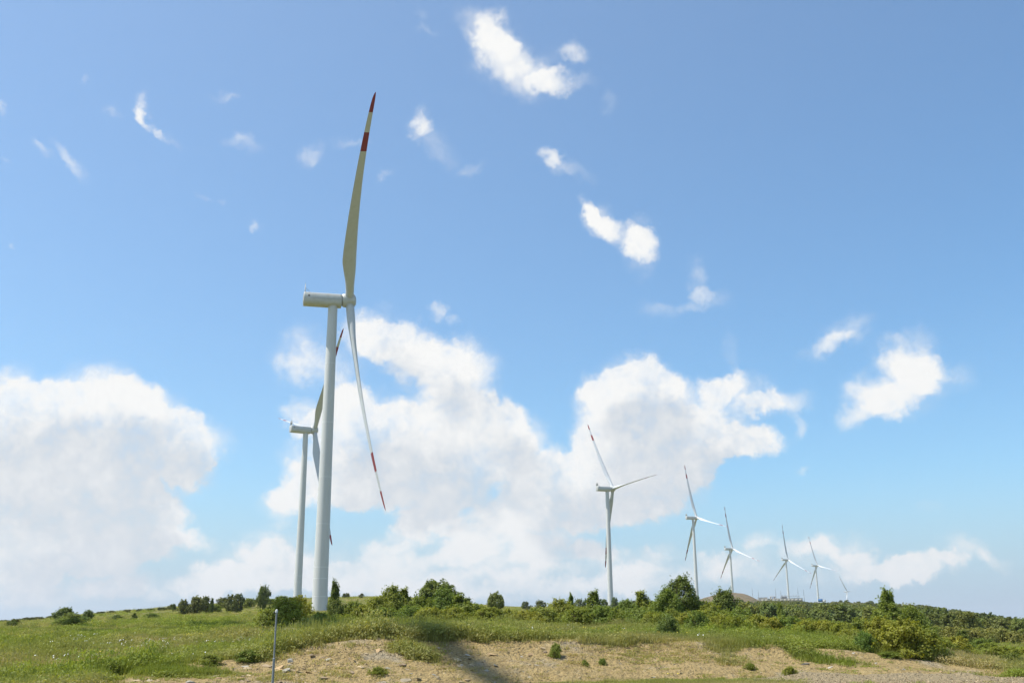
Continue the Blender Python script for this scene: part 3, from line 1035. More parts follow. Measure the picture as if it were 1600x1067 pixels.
Y_, O_, K_ = (1.0, 1.0, 1.0), (1.06, 1.0, .92), (.85, .95, .95)
G_THICKET = 'shrubs of the thicket behind the bank'
L_A = 'thicket shrub between the nearest turbine and dark rounded tree'
L_B = 'low thicket shrub between dark rounded tree and third tower'
L_C = 'thicket shrub between third tower and tall dark tree'
L_D = 'yellow-green thicket shrub right of the tall dark tree'
L_E = 'shrub below the wooded hill, right of the bank'
THICKET = [
    # u, v of top, width, distance, form, leaves, own label or shared label, tint
    (440, 938, 62, 78, 'shrub', 'leaf_hazel', 'broad yellow-green shrub behind the metal post', (1.2, 1.15, 1)),
    (460, 934, 50, 82, 'shrub', 'leaf_hazel', 'dense yellow-green shrub at the left foot of the nearest turbine', (1.2, 1.15, 1)),
    (418, 953, 44, 72, 'shrub', 'leaf_mid', 'small shrub at the left end of the thicket, left of the metal post', O_),
    (500, 958, 40, 72, 'shrub', 'leaf_mid', 'low dark shrub covering the foot of the nearest turbine tower', K_),
    (521, 907, 24, 80, 'spire', 'leaf_dark', 'narrow pointed young tree touching the right edge of the nearest turbine tower', Y_),
    (524, 938, 28, 79, 'shrub', 'leaf_dark', 'dark bushy shrub under the narrow pointed young tree', Y_),
    (550, 941, 48, 80, 'shrub', 'leaf_hazel', L_A, Y_), (568, 947, 50, 76, 'shrub', 'leaf_hazel', L_A, O_), (588, 934, 50, 84, 'shrub', 'leaf_hazel', L_A, Y_),
    (611, 917, 46, 86, 'tall', 'leaf_mid', 'tall leafy bush, leftmost high point of the thicket right of the nearest turbine', Y_),
    (630, 919, 34, 88, 'spire', 'leaf_mid', 'upright leafy young tree beside the tall leafy bush', Y_),
    (600, 950, 54, 74, 'shrub', 'leaf_mid', L_A, Y_), (640, 948, 54, 76, 'shrub', 'leaf_mid', L_A, Y_), (656, 933, 48, 86, 'shrub', 'leaf_hazel', L_A, Y_),
    (680, 908, 66, 118, 'round', 'leaf_dark', 'dark rounded tree, highest of the thicket left of centre', Y_),
    (692, 920, 52, 88, 'tall', 'leaf_mid', 'lush green bush in front of the dark rounded tree', Y_),
    (716, 929, 40, 86, 'spire', 'leaf_mid', 'upright young tree right of the dark rounded tree', Y_),
    (730, 933, 26, 84, 'spire', 'leaf_dark', 'slim dark young tree ending the high thicket left of centre', Y_),
    (672, 950, 60, 74, 'shrub', 'leaf_hazel', L_B, Y_), (706, 950, 56, 76, 'shrub', 'leaf_hazel', L_B, O_), (738, 943, 48, 82, 'shrub', 'leaf_mid', L_B, Y_),
    (764, 950, 56, 80, 'shrub', 'leaf_hazel', L_B, O_), (795, 953, 54, 82, 'shrub', 'leaf_hazel', L_B, Y_), (822, 955, 56, 80, 'shrub', 'leaf_hazel', L_B, O_),
    (850, 950, 54, 82, 'shrub', 'leaf_mid', L_B, Y_), (874, 938, 56, 86, 'shrub', 'leaf_hazel', L_B, Y_), (893, 927, 16, 88, 'spire', 'leaf_mid', 'thin pointed sapling left of the third turbine tower', Y_),
    (905, 950, 54, 78, 'shrub', 'leaf_hazel', L_B, Y_), (930, 923, 34, 86, 'spire', 'leaf_mid', 'pointed young tree just left of the third turbine tower', Y_),
    (940, 948, 50, 78, 'shrub', 'leaf_mid', L_B, K_), (962, 952, 44, 78, 'shrub', 'leaf_hazel', L_C, Y_),
    (980, 936, 44, 84, 'tall', 'leaf_mid', 'bushy young tree just right of the third turbine tower', Y_),
    (1003, 922, 36, 86, 'spire', 'leaf_mid', 'pointed bright green young tree between the third tower and the tall dark tree', Y_),
    (1000, 950, 50, 76, 'shrub', 'leaf_mid', L_C, Y_), (1026, 940, 48, 84, 'tall', 'leaf_mid', L_C, Y_), (1020, 958, 44, 72, 'shrub', 'leaf_hazel', L_C, Y_),
    (1066, 902, 62, 78, 'tall', 'leaf_dark', 'tall dark conical tree, highest of the thicket right of centre', Y_),
    (1044, 921, 50, 82, 'tall', 'leaf_mid', 'green bushy tree on the left shoulder of the tall dark tree', Y_),
    (1086, 931, 40, 80, 'tall', 'leaf_dark', 'smaller dark tree on the right shoulder of the tall dark tree', K_),
    (1046, 962, 36, 49, 'shrub', 'leaf_dark', 'small dark bush alone on the lip of the bank', K_),
    (1075, 960, 46, 72, 'shrub', 'leaf_hazel', L_D, Y_), (1100, 955, 50, 74, 'shrub', 'leaf_hazel', L_D, Y_), (1112, 944, 44, 84, 'shrub', 'leaf_hazel', L_D, O_),
    (1136, 922, 54, 84, 'tall', 'leaf_dark', 'dark bushy tree in front of the bare earth mound', Y_),
    (1130, 954, 50, 74, 'shrub', 'leaf_hazel', L_D, Y_), (1160, 950, 48, 78, 'shrub', 'leaf_mid', L_D, Y_), (1150, 965, 50, 66, 'shrub', 'leaf_hazel', L_D, O_),
    (1185, 962, 50, 70, 'shrub', 'leaf_hazel', L_D, Y_), (1210, 966, 52, 68, 'shrub', 'leaf_hazel', L_D, O_), (1222, 942, 16, 110, 'spire', 'leaf_mid', 'slim sapling standing before the wooded hill below the substation', Y_),
    (1238, 966, 50, 68, 'shrub', 'leaf_mid', L_D, Y_), (1262, 970, 48, 66, 'shrub', 'leaf_hazel', L_D, O_), (1290, 970, 48, 66, 'shrub', 'leaf_hazel', L_D, Y_),
    (1316, 974, 50, 64, 'shrub', 'leaf_hazel', L_D, Y_), (1345, 968, 44, 70, 'shrub', 'leaf_mid', L_D, Y_), (1325, 984, 46, 51, 'shrub', 'leaf_hazel', L_D, O_),
    (1388, 921, 34, 76, 'spire', 'leaf_mid', 'tall twin-topped tree at right, left leader', Y_), (1397, 924, 26, 77, 'spire', 'leaf_mid', 'tall twin-topped tree at right, right leader', Y_),
    (1392, 945, 66, 76, 'tall', 'leaf_mid', 'leafy bush around the foot of the twin-topped tree', Y_), (1424, 948, 56, 78, 'tall', 'leaf_mid', 'spreading bush just right of the twin-topped tree', Y_),
    (1375, 968, 60, 48, 'shrub', 'leaf_hazel', 'large olive shrub on the bank edge below the twin-topped tree', O_), (1412, 970, 72, 47.2, 'shrub', 'leaf_hazel', 'biggest spreading olive shrub hanging over the right part of the bank', O_),
    (1442, 984, 58, 47.5, 'shrub', 'leaf_mid', 'green right flank bush of the biggest olive shrub', Y_), (1350, 988, 34, 46.8, 'shrub', 'leaf_mid', 'small shrub hanging over the bank left of the biggest olive shrub', K_),
    (1490, 996, 52, 60, 'shrub', 'leaf_hazel', L_E, O_), (1470, 998, 42, 57, 'shrub', 'leaf_hazel', L_E, Y_), (1503, 984, 26, 88, 'spire', 'leaf_dark', 'dark maple-like young tree right of the biggest olive shrub', Y_),
    (1530, 998, 40, 90, 'shrub', 'leaf_mid', L_E, Y_), (1560, 1010, 58, 62, 'shrub', 'leaf_hazel', L_E, Y_), (1592, 1014, 42, 63, 'shrub', 'leaf_hazel', L_E, O_),
    (1575, 1027, 34, 51, 'shrub', 'leaf_dark', 'dark green bush near the right edge above the gravel', Y_), (1466, 1012, 36, 48, 'shrub', 'leaf_mid', L_E, K_),
]
ORD = ['first', 'second', 'third', 'fourth', 'fifth', 'sixth', 'seventh', 'eighth', 'ninth', 'tenth', 'eleventh', 'twelfth', 'thirteenth', 'fourteenth', 'fifteenth', 'sixteenth', 'seventeenth', 'eighteenth', 'nineteenth', 'twentieth', 'twenty-first', 'twenty-second', 'twenty-third', 'twenty-fourth', 'twenty-fifth', 'twenty-sixth', 'twenty-seventh', 'twenty-eighth', 'twenty-ninth', 'thirtieth', 'thirty-first', 'thirty-second']


def ordinals(rows, shared, li):
    """labels that several things share get a place in the row, counted from the left"""
    out = {}
    for lab in shared:
        idx = sorted([i for i, q in enumerate(rows) if q[li] == lab], key=lambda i: rows[i][0])
        for n, i in enumerate(idx):
            out[i] = lab + ', ' + ORD[n] + ' from left'
    return out


for _i in range(46):                                           # the lower bushes that close the thicket
    _u = 540 + 24 * _i * .97 + rng.uniform(-9, 9)
    _v = float(np.interp(_u, [520, 700, 950, 1100, 1250, 1350, 1480, 1600], [952, 953, 954, 958, 970, 978, 1000, 1016])) + rng.uniform(-6, 5)
    _lab = L_A if _u < 670 else L_B if _u < 952 else L_C if _u < 1060 else L_D if _u < 1400 else L_E
    THICKET.append((_u, _v, rng.uniform(34, 56), float(np.interp(_u, [520, 1000, 1060, 1300, 1600], [90, 84, 72, 68, 78])) + rng.uniform(-6, 6), 'shrub', ('leaf_mid', 'leaf_hazel', 'leaf_mid')[_i % 3], _lab, Y_))
THICKET = [(u, v, w, D - 7 if lab == L_D and D > 60 else D - 10 if 70 < D < 100 and u < 1060 else D, k_, l_, lab, t_) for (u, v, w, D, k_, l_, lab, t_) in THICKET]
own = ordinals(THICKET, (L_A, L_B, L_C, L_D, L_E), 6)
for i, (u, v, w, D, key, leaf, lab, tint) in enumerate(THICKET):
    tree = key != 'shrub'
    plant_px('young_tree' if tree else 'shrub', key, u, v, w, D, leaf, own.get(i, lab), 'tree' if tree else 'shrub', G_THICKET, tint)

L_RIDGE = 'small bush on the left hillside skyline'
LEFT = [
    (98, 949, 27, 160, 'round', 'leaf_dark', 'dark round tree standing behind the bushes at far left', Y_, 'tree'),
    (135, 953, 15, 150, 'round', 'leaf_dark', 'small dark round tree right of the dark bushes at far left', Y_, 'tree'),
    (110, 958, 42, 125, 'shrub', 'leaf_dark', 'largest green bush of the clump at far left', (1.1, 1.1, 1), 'shrub'), (131, 964, 24, 120, 'shrub', 'leaf_dark', 'dark bush at the right end of the far left clump', K_, 'shrub'),
    (100, 970, 28, 116, 'shrub', 'leaf_mid', 'lighter low bush at the foot of the far left clump', Y_, 'shrub'), (116, 974, 34, 108, 'shrub', 'leaf_hazel', 'pale low bush in front of the far left clump', Y_, 'shrub'),
    (208, 957, 11, 165, 'spire', 'leaf_dark', 'small cone-shaped dark tree alone on the left meadow', Y_, 'tree'),
    (408, 916, 19, 270, 'round', 'leaf_dark', 'lone dark round tree on the skyline left of the turbines', Y_, 'tree'),
    (18, 978, 16, 130, 'shrub', 'leaf_dark', 'dark bush at the left edge', Y_, 'shrub'), (20, 967, 18, 200, 'far', 'leaf_far', 'pale bush on the skyline at the left edge', (1.1, 1, .9), 'shrub'),
    (46, 966, 24, 330, 'far', 'leaf_far', 'bushy tree on the skyline near the left edge', Y_, 'tree'), (58, 966, 16, 340, 'far', 'leaf_far', 'smaller tree on the skyline near the left edge', Y_, 'tree'),
    (30, 969, 10, 360, 'far', 'leaf_far', L_RIDGE, Y_, 'shrub'), (75, 966, 9, 360, 'far', 'leaf_far', L_RIDGE, Y_, 'shrub'), (4, 970, 14, 380, 'far', 'leaf_far', L_RIDGE, Y_, 'shrub'),
    (265, 944, 12, 330, 'far', 'leaf_far', L_RIDGE, Y_, 'shrub'), (269, 943, 8, 300, 'spire', 'leaf_dark', L_RIDGE, Y_, 'shrub'),
    (284, 937, 16, 240, 'far', 'leaf_far', 'roundish tree, leftmost of the skyline trees left of the lone round tree', Y_, 'tree'),
    (305, 932, 24, 240, 'far', 'leaf_far', 'broad dark tree among the skyline trees on the left hillside', Y_, 'tree'), (318, 931, 17, 245, 'far', 'leaf_far', 'tree touching the right side of the broad dark skyline tree', Y_, 'tree'),
    (328, 934, 8, 240, 'spire', 'leaf_dark', 'small pointed tree beside the broad dark skyline tree', Y_, 'tree'),
    (345, 934, 18, 330, 'far', 'leaf_far', L_RIDGE, (1.2, 1.1, .9), 'shrub'), (357, 930, 18, 250, 'far', 'leaf_far', 'dark round bush, left of two next to the lone round tree', Y_, 'tree'), (370, 929, 18, 255, 'far', 'leaf_far', 'dark round bush, right of two next to the lone round tree', Y_, 'tree'),
    (385, 935, 22, 330, 'far', 'leaf_mid', L_RIDGE, Y_, 'shrub'), (330, 944, 30, 260, 'shrub', 'leaf_mid', L_RIDGE, O_, 'shrub'), (296, 947, 30, 260, 'shrub', 'leaf_mid', L_RIDGE, O_, 'shrub'),
    (250, 949, 14, 330, 'far', 'leaf_far', L_RIDGE, Y_, 'shrub'), (232, 951, 12, 340, 'far', 'leaf_far', L_RIDGE, Y_, 'shrub'), (215, 953, 10, 340, 'far', 'leaf_far', L_RIDGE, Y_, 'shrub'),
    (196, 954, 14, 340, 'far', 'leaf_far', L_RIDGE, (1.2, 1, .9), 'shrub'), (172, 954, 12, 350, 'far', 'leaf_far', L_RIDGE, Y_, 'shrub'), (155, 957, 14, 350, 'far', 'leaf_far', L_RIDGE, Y_, 'shrub'),
    (180, 963, 20, 175, 'shrub', 'leaf_dark', 'low dark bush on the left meadow left of the cone-shaped tree', Y_, 'shrub'), (235, 958, 22, 180, 'shrub', 'leaf_mid', L_RIDGE, Y_, 'shrub'),
    (440, 931, 26, 400, 'far', 'leaf_mid', L_RIDGE, Y_, 'shrub'), (420, 935, 22, 380, 'far', 'leaf_mid', L_RIDGE, Y_, 'shrub'),
    (536, 927, 7, 480, 'far', 'leaf_far', 'leftmost tiny bush on the skyline between the nearest turbine and the thicket', Y_, 'shrub'), (541, 926, 7, 480, 'far', 'leaf_far', 'tiny round tree on the skyline just right of the narrow pointed tree', Y_, 'tree'),
    (563, 927, 8, 480, 'far', 'leaf_far', 'rightmost tiny bush on the skyline between the nearest turbine and the thicket', Y_, 'shrub'),
    (773, 926, 27, 175, 'round', 'leaf_dark', 'dark round tree rising behind the low thicket at centre', Y_, 'tree'),
    (822, 940, 14, 420, 'far', 'leaf_far', 'tree behind the thicket, first right of the dark round tree at centre', Y_, 'tree'), (845, 938, 16, 430, 'far', 'leaf_far', 'tree behind the thicket, second right of the dark round tree at centre', Y_, 'tree'),
    (906, 935, 14, 480, 'far', 'leaf_dark', 'dark tree behind the thicket left of the third tower', Y_, 'tree'), (918, 936, 12, 480, 'far', 'leaf_dark', 'dark tree behind the thicket nearest the third tower on its left', Y_, 'tree'),
    (890, 939, 18, 500, 'far', 'leaf_dark', 'dark tree behind the thicket beside the thin pointed sapling', Y_, 'tree'), (945, 937, 14, 520, 'far', 'leaf_dark', 'dark tree showing directly left of the third tower foot', Y_, 'tree'), (962, 934, 12, 540, 'far', 'leaf_dark', 'dark tree showing directly right of the third tower foot', Y_, 'tree'),
]
own = ordinals(LEFT, (L_RIDGE,), 6)
for i, (u, v, w, D, key, leaf, lab, tint, cat) in enumerate(LEFT):
    plant_px('tree' if cat == 'tree' else 'shrub', key, u, v, w, D, leaf, own.get(i, lab), cat, 'bushes on the left skyline' if lab == L_RIDGE else None, tint, hmin=1.0)

# the wooded hill at right: trees one can tell apart are single things, the scrub between them is a mass
L_HILL = 'dark green tree on the wooded hillside at right'
hill = []
SKYL_U = [950, 1000, 1050, 1100, 1180, 1260, 1300, 1350, 1400, 1450, 1500, 1550, 1600, 1700]
SKYL_V = [938, 937, 936, 936, 937, 938, 937, 938, 939, 944, 953, 961, 968, 976]
r2 = np.random.default_rng(23)
k = 0
while len(hill) < 620 and k < 60000:
    k += 1
    u = r2.uniform(960, 1680)
    D = math.exp(r2.uniform(math.log(210), math.log(1180)))
    if u < 1110 and D < 600: continue
    if r2.uniform() > .35 + .65 * min(1, D / 520): continue
    x, y = at_px(u, D)
    if fbm(x / 55, y / 55, 91, 3) < -.03 - .05 * (u > 1350): continue
    if D > 1010 and 1168 < u < 1300: continue
    if D > 940 and 1085 < u < 1185: continue
    hh = r2.uniform(3.4, 7.0) * min(1.0, .62 + D / 1400)
    top = EYE + D * math.tan(ray(u, np.interp(u, SKYL_U, SKYL_V) + 6 * r2.uniform(-.4, 1))[1])
    hh = min(hh, top - float(height(x, y)))
    if hh < 2.6: continue
    sep = hh * (.55 + .75 * r2.uniform())
    if any((x - a) ** 2 + (y - b) ** 2 < sep * sep for a, b, *_ in hill): continue
    hill.append((x, y, hh, hh * r2.uniform(.85, 1.25), D))
hill.sort(key=lambda q: q[4])
def hill_label(x, y, D, look):
    u = 800 + 1663 * math.tan(math.atan2(x, y))
    depth = 'near the foot' if D < 330 else 'halfway up' if D < 620 else 'high up'
    if u < 1110: where = 'the wooded slope behind the third turbine'
    elif u < 1200: where = 'the wooded slope below the earth mound'
    elif u < 1300: where = 'the wooded slope below the substation'
    elif u < 1380: where = 'the wooded slope below the farthest turbine'
    elif u < 1460: where = 'the wooded slope behind the twin-topped tree'
    elif u < 1540: where = 'the wooded slope right of the twin-topped tree'
    else: where = 'the wooded slope at the right edge'
    return look + ' tree ' + depth + (' of ' if D < 330 else ' ') + where


for i, (x, y, hh, ww, D) in enumerate(hill[:300]):
    tn = r2.uniform(.85, 1.5)
    look = ('dark green ' if tn < 1.05 else 'mid green ' if tn < 1.28 else 'pale green ') + ('broad' if ww > hh * 1.08 else 'upright' if ww < hh * .95 else 'round')
    plant('tree', 'far', x, y, hh, ww, 'leaf_far', hill_label(x, y, D, look), 'tree', 'trees on the wooded hillside', (tn * r2.uniform(.92, 1.1), tn, tn * r2.uniform(.8, 1.0)), bark=D < 420)


# ------------------------------------------------------------------ ground cover: instanced tufts, one object for each kind of stuff
def scatter(name, P, rotz, scale, idx, sources, attrs=None, tilt=None, label=None):
    me = bpy.data.meshes.new(name)
    n = len(P)
    me.vertices.add(n)
    me.vertices.foreach_set('co', np.asarray(P, np.float32).ravel())
    rot = np.zeros((n, 3), np.float32)
    rot[:, 2] = rotz
    if tilt is not None: rot[:, :2] = tilt
    sc_ = np.asarray(scale, np.float32)
    if sc_.ndim == 1: sc_ = np.stack([sc_] * 3, -1)
    for an, ty, arr, key in (('rot', 'FLOAT_VECTOR', rot, 'vector'), ('scl', 'FLOAT_VECTOR', sc_, 'vector'), ('pick', 'INT', np.asarray(idx, np.int32), 'value')):
        at = me.attributes.new(an, ty, 'POINT')
        at.data.foreach_set(key, arr.ravel())
    for an, arr in (attrs or {}).items():
        at = me.attributes.new(an, 'FLOAT', 'POINT')
        at.data.foreach_set('value', np.asarray(arr, np.float32))
    o = bpy.data.objects.new(name, me)
    C.objects.link(o)
    tag(o, label, None, None, 'stuff')
    col = bpy.data.collections.new(name + '_kinds')
    for i, (sm, mat) in enumerate(sources):
        if not sm.materials: sm.materials.append(mat)
        so = bpy.data.objects.new('%s_kind_%02d' % (name, i), sm)
        col.objects.link(so)
    g = bpy.data.node_groups.new(name, 'GeometryNodeTree')
    g.interface.new_socket('Geometry', in_out='INPUT', socket_type='NodeSocketGeometry')
    g.interface.new_socket('Geometry', in_out='OUTPUT', socket_type='NodeSocketGeometry')
    b = NB(g)
    gi, go = b.new('NodeGroupInput'), b.new('NodeGroupOutput')
    ci = b.new('GeometryNodeCollectionInfo')
    ci.inputs['Collection'].default_value = col
    ci.inputs['Separate Children'].default_value = True
    ci.inputs['Reset Children'].default_value = True
    iop = b.new('GeometryNodeInstanceOnPoints')
    iop.inputs['Pick Instance'].default_value = True

    def named(nm, ty):
        a = b.new('GeometryNodeInputNamedAttribute', data_type=ty)
        a.inputs['Name'].default_value = nm
        return a.outputs['Attribute']
    b.link(gi.outputs[0], iop.inputs['Points'])
    b.link(ci.outputs[0], iop.inputs['Instance'])
    b.link(named('pick', 'INT'), iop.inputs['Instance Index'])
    b.link(named('rot', 'FLOAT_VECTOR'), iop.inputs['Rotation'])
    b.link(named('scl', 'FLOAT_VECTOR'), iop.inputs['Scale'])
    b.link(iop.outputs[0], go.inputs[0])
    md = o.modifiers.new('scatter', 'NODES')
    md.node_group = g
    return o


def tuft(seed, blades, h, rad, width, droop=.5, head=0.0):
    r = np.random.default_rng(seed)
    v, q, t = [], [], []
    for i in range(blades):
        a, rr = r.uniform(0, 6.283), rad * math.sqrt(r.uniform())
        b0 = np.array([rr * math.cos(a), rr * math.sin(a), -.03])
        L = h * r.uniform(.55, 1.1)
        d = r.uniform(0, 6.283)
        out = np.array([math.cos(d), math.sin(d), 0]) * droop * L * r.uniform(.2, .9)
        w = np.array([math.cos(d + 1.57), math.sin(d + 1.57), 0]) * width * r.uniform(.6, 1.2) / 2
        p1 = b0 + np.array([0, 0, L * .55]) + out * .25
        p2 = b0 + np.array([0, 0, L]) + out
        k = len(v)
        if head:
            hd = np.array([0, 0, L * .2])
            v += [b0 - w * .5, b0 + w * .5, p1 + w * .4, p1 - w * .4, p2, p2 - hd * .6 + w * head, p2 - hd * .6 - w * head, p2 - hd]
            q += [(k, k + 1, k + 2, k + 3)]; t += [(k + 3, k + 2, k + 7)]; q += [(k + 4, k + 6, k + 7, k + 5)]
        else:
            v += [b0 - w, b0 + w, p1 + w * .8, p1 - w * .8, p2]
            q += [(k, k + 1, k + 2, k + 3)]; t += [(k + 3, k + 2, k + 4)]
    return mesh_np('tuft', np.array(v), [np.array(q), np.array(t)])


def forb(seed, n, h, rad, size):
    r = np.random.default_rng(seed)
    P = np.stack([r.normal(0, rad, n), r.normal(0, rad, n), h * r.beta(1.6, 1.2, n)], -1)
    N = np.stack([P[:, 0], P[:, 1], np.full(n, .25)], -1) + r.normal(0, .25, (n, 3)) + np.array([0, 0, .3])
    v, q = leaf_quads(P, N, size * r.uniform(.6, 1.4, n), r, .4)
    return mesh_np('forb', v, q)


def flower(seed, heads, h, rad, size, six=True):
    r = np.random.default_rng(seed)
    v, q = [], []
    for i in range(heads):
        c = np.array([r.normal(0, rad), r.normal(0, rad), h * r.uniform(.7, 1.1)])
        nn = np.array([r.normal(0, .45), -.55 + r.normal(0, .4), .8]); nn /= np.linalg.norm(nn)
        a = np.cross(nn, [1, 0, 0]); a /= np.linalg.norm(a); b = np.cross(nn, a)
        k = len(v)
        v += [c + size / 2 * (math.cos(t_) * a + math.sin(t_) * b) for t_ in np.arange(6) * math.pi / 3]
        q += [(k, k + 1, k + 2, k + 3), (k, k + 3, k + 4, k + 5)]
    return mesh_np('flower', np.array(v), np.array(q))


def polar(n, d0, d1, u0, u1, r, power=1.0):
    """random ground points, denser towards the near side"""
    D = (r.uniform(d0 ** power, d1 ** power, n)) ** (1 / power)
    az = r.uniform(az_of(u0), az_of(u1), n)
    return D * np.sin(az), D * np.cos(az), D, az


r3 = np.random.default_rng(5)
GRASS_KINDS = [(tuft(i, 34, .30, .20, .018), M['grass']) for i in range(4)] + \
              [(tuft(10 + i, 16, .44, .22, .012, .3, 1.6), M['grass']) for i in range(2)] + \
              [(forb(20 + i, 70, .26, .17, .09), M['grass']) for i in range(3)] + \
              [(tuft(30 + i, 40, .15, .24, .020, .7), M['grass']) for i in range(2)] + \
              [(forb(40 + i, 200, .46, .24, .085), M['grass']) for i in range(3)]


def sow_grass():
    xs, ys, Ds = [], [], []
    for n, d0, d1, pw in ((120000, 33.5, 62, 1.3), (75000, 60, 135, 1.2), (42000, 130, 620, .6)):
        x, y, D, az = polar(n, d0, d1, -120, 1720, r3, pw)
        xs.append(x); ys.append(y); Ds.append(D)
    x, y, D = np.concatenate(xs), np.concatenate(ys), np.concatenate(Ds)
    az = np.arctan2(x, y)
    soil = np.maximum(soil_mask(x, y), path_mask(x, y))
    grav = gravel_mask(x, y)
    e = D - d_top(az)
    patch = fbm(x * .35, y * .35, 101, 3)
    half = sstep(az_of(800), az_of(900), az) * (1 - sstep(az_of(1130), az_of(1230), az)) * sstep(-3.2, -.6, e)
    keep = (1 - soil) ** 1.4 + .03 + .16 * half * soil + .30 * sstep(.20, .32, fbm(x * .9, y * .9, 103, 3)) * soil
    keep = keep * (1 - .975 * grav)
    flat = (D < d_toe(az) - .2)                                        # trodden flat in front: sparse, greener towards the middle
    keep = np.where(flat, keep * (.06 + .7 * sstep(az_of(960), az_of(1060), az) * (1 - sstep(az_of(1190), az_of(1290), az)) * sstep(37.4, 36.2, D) + .10 * sstep(.05, .2, patch)), keep)
    keep = keep * np.where(D < 62, .55 + 1.2 * sstep(-.2, .25, patch), 1)
    ok = r3.uniform(0, 1, len(x)) < keep
    x, y, D, az, soil, e, patch = [a[ok] for a in (x, y, D, az, soil, e, patch)]
    n = len(x)
    z = height(x, y)
    lush = np.clip(.5 + 1.7 * fbm(x * .28, y * .28, 107, 3), 0, 1)
    edge = np.exp(-((e - .9) / 1.3) ** 2)
    lush = np.clip(lush + .5 * edge * (fbm(x * .5, y * .5, 109, 2) > -.02), 0, 1)
    lush = lush * (1 - .45 * sstep(az_of(760), az_of(950), az) * sstep(52, 46, D))
    dry = np.clip(.44 + 2.3 * fbm(x * .16, y * .16, 111, 3) - .3 * lush + .35 * soil, 0, 1)
    dry = np.clip(dry + .25 * sstep(150, 260, D) * (fbm(x / 30, y / 30, 113, 3) > 0), 0, 1)
    pick = r3.integers(0, 4, n)
    rr = r3.uniform(0, 1, n)
    pick = np.where(rr < .13 + .25 * dry, r3.integers(4, 6, n), pick)
    pick = np.where((rr > .72) & (lush > .45), r3.integers(6, 9, n), pick)
    pick = np.where((rr > .45) & (rr < .60) | (soil > .6), r3.integers(9, 11, n), pick)
    pick = np.where((r3.uniform(0, 1, n) < .007 * (.3 + lush)) & (soil < .2) & (D > d_toe(az)) & (D < 200), r3.integers(11, 14, n), pick)
    far = np.interp(D, [34, 60, 130, 300, 620], [1, 1.08, 1.45, 2.6, 4.2])
    hs = (.45 + 1.25 * lush ** 1.6) * r3.uniform(.6, 1.45, n) * np.where(soil > .5, .7, 1) * np.where(D < d_toe(az) - .2, .55, 1)
    sx = far * r3.uniform(.8, 1.25, n)
    sz = np.interp(D, [34, 130, 620], [1, 1.05, 1.6]) * hs
    return scatter('grass', np.stack([x, y, z], -1), r3.uniform(0, 6.283, n), np.stack([sx, sx, sz], -1), pick, GRASS_KINDS,
                   {'tint': np.clip(lush * .75 + r3.normal(0, .28, n), 0, 1), 'dry': dry}, label='meadow grass and weeds, green with dry stems')


sow_grass()

M['petal'] = mat_plain('white_petals', (.82, .82, .76), .6)
M['yellow'] = mat_plain('yellow_petals', (.68, .52, .04), .6)


def sow_flowers():
    X, Y, K, S = [], [], [], []

    def patch(n, u, D, su, sD, kinds, s=1.0):
        uu = r3.normal(u, su, n); DD = np.abs(r3.normal(D, sD, n))
        a = np.arctan((uu - 800) / 1663.0)
        x, y = DD * np.sin(a), DD * np.cos(a)
        ok = (DD > 37) & (DD < 130) & (soil_mask(x, y) < .35)
        X.append(x[ok]); Y.append(y[ok]); K.append(r3.integers(*kinds, ok.sum())); S.append(s * r3.uniform(.7, 1.2, ok.sum()))
    patch(52, 160, 60, 26, 7, (0, 3)); patch(55, 70, 50, 50, 8, (0, 3)); patch(8, 245, 56, 10, 3, (0, 3)); patch(5, 256, 52, 9, 3, (0, 3))
    patch(60, 220, 52, 90, 9, (0, 3)); patch(30, 380, 52, 60, 9, (0, 3)); patch(26, 440, 60, 25, 6, (0, 3))
    patch(40, 850, 66, 60, 12, (0, 3)); patch(16, 1000, 60, 90, 9, (0, 3)); patch(16, 1250, 52, 60, 6, (0, 3)); patch(40, 620, 62, 70, 10, (0, 3))
    patch(120, 850, 60, 130, 10, (3, 5)); patch(5, 301, 60, 3, 1.5, (3, 5), 1.2); patch(50, 500, 62, 60, 9, (3, 5)); patch(40, 90, 46, 60, 5, (3, 5))
    X, Y = np.concatenate(X), np.concatenate(Y)
    pts, pk, sc_ = np.stack([X, Y, height(X, Y)], -1), np.concatenate(K), np.concatenate(S)
    kinds = [(flower(200 + i, 5, .30, .17, .042), M['petal']) for i in range(3)] + [(flower(210 + i, 6, .30, .17, .042), M['yellow']) for i in range(2)]
    P = np.array(pts); n = len(P)
    scatter('wildflowers', P, r3.uniform(-.6, .6, n), np.array(sc_), pk, kinds, label='white daisies and yellow meadow flowers')


sow_flowers()


# ------------------------------------------------------------------ stones of the bank
def mat_stone():
    m, b, out = material('bank_stone')
    oi = b.new('ShaderNodeObjectInfo')
    tc = b.new('ShaderNodeTexCoord')
    n = b.noise(tc.outputs['Object'], 5.0, 5, .65)
    c = b.mix(n, (.62, .62, .62), (1.15, 1.12, 1.05))
    c = b.mix(1.0, c, oi.outputs['Color'], 'MULTIPLY')
    principled(b, out, c, .85, .2, bump(b, n, .5, .05))
    return m


M['stone'] = mat_stone()


def stone_mesh(seed, flat=.45):
    import bmesh
    r = np.random.default_rng(seed)
    bm = bmesh.new()
    for i in range(11):
        p = r.normal(0, 1, 3); p /= np.linalg.norm(p)
        p *= r.uniform(.75, 1.0)
        bm.verts.new((p[0] * .5, p[1] * .36, p[2] * .5 * flat))
    res = bmesh.ops.convex_hull(bm, input=bm.verts)
    bmesh.ops.delete(bm, geom=[g for g in res['geom_interior'] if isinstance(g, bmesh.types.BMVert)], context='VERTS')
    me = bpy.data.meshes.new('stone')
    bm.to_mesh(me); bm.free()
    me.materials.append(M['stone'])
    return me


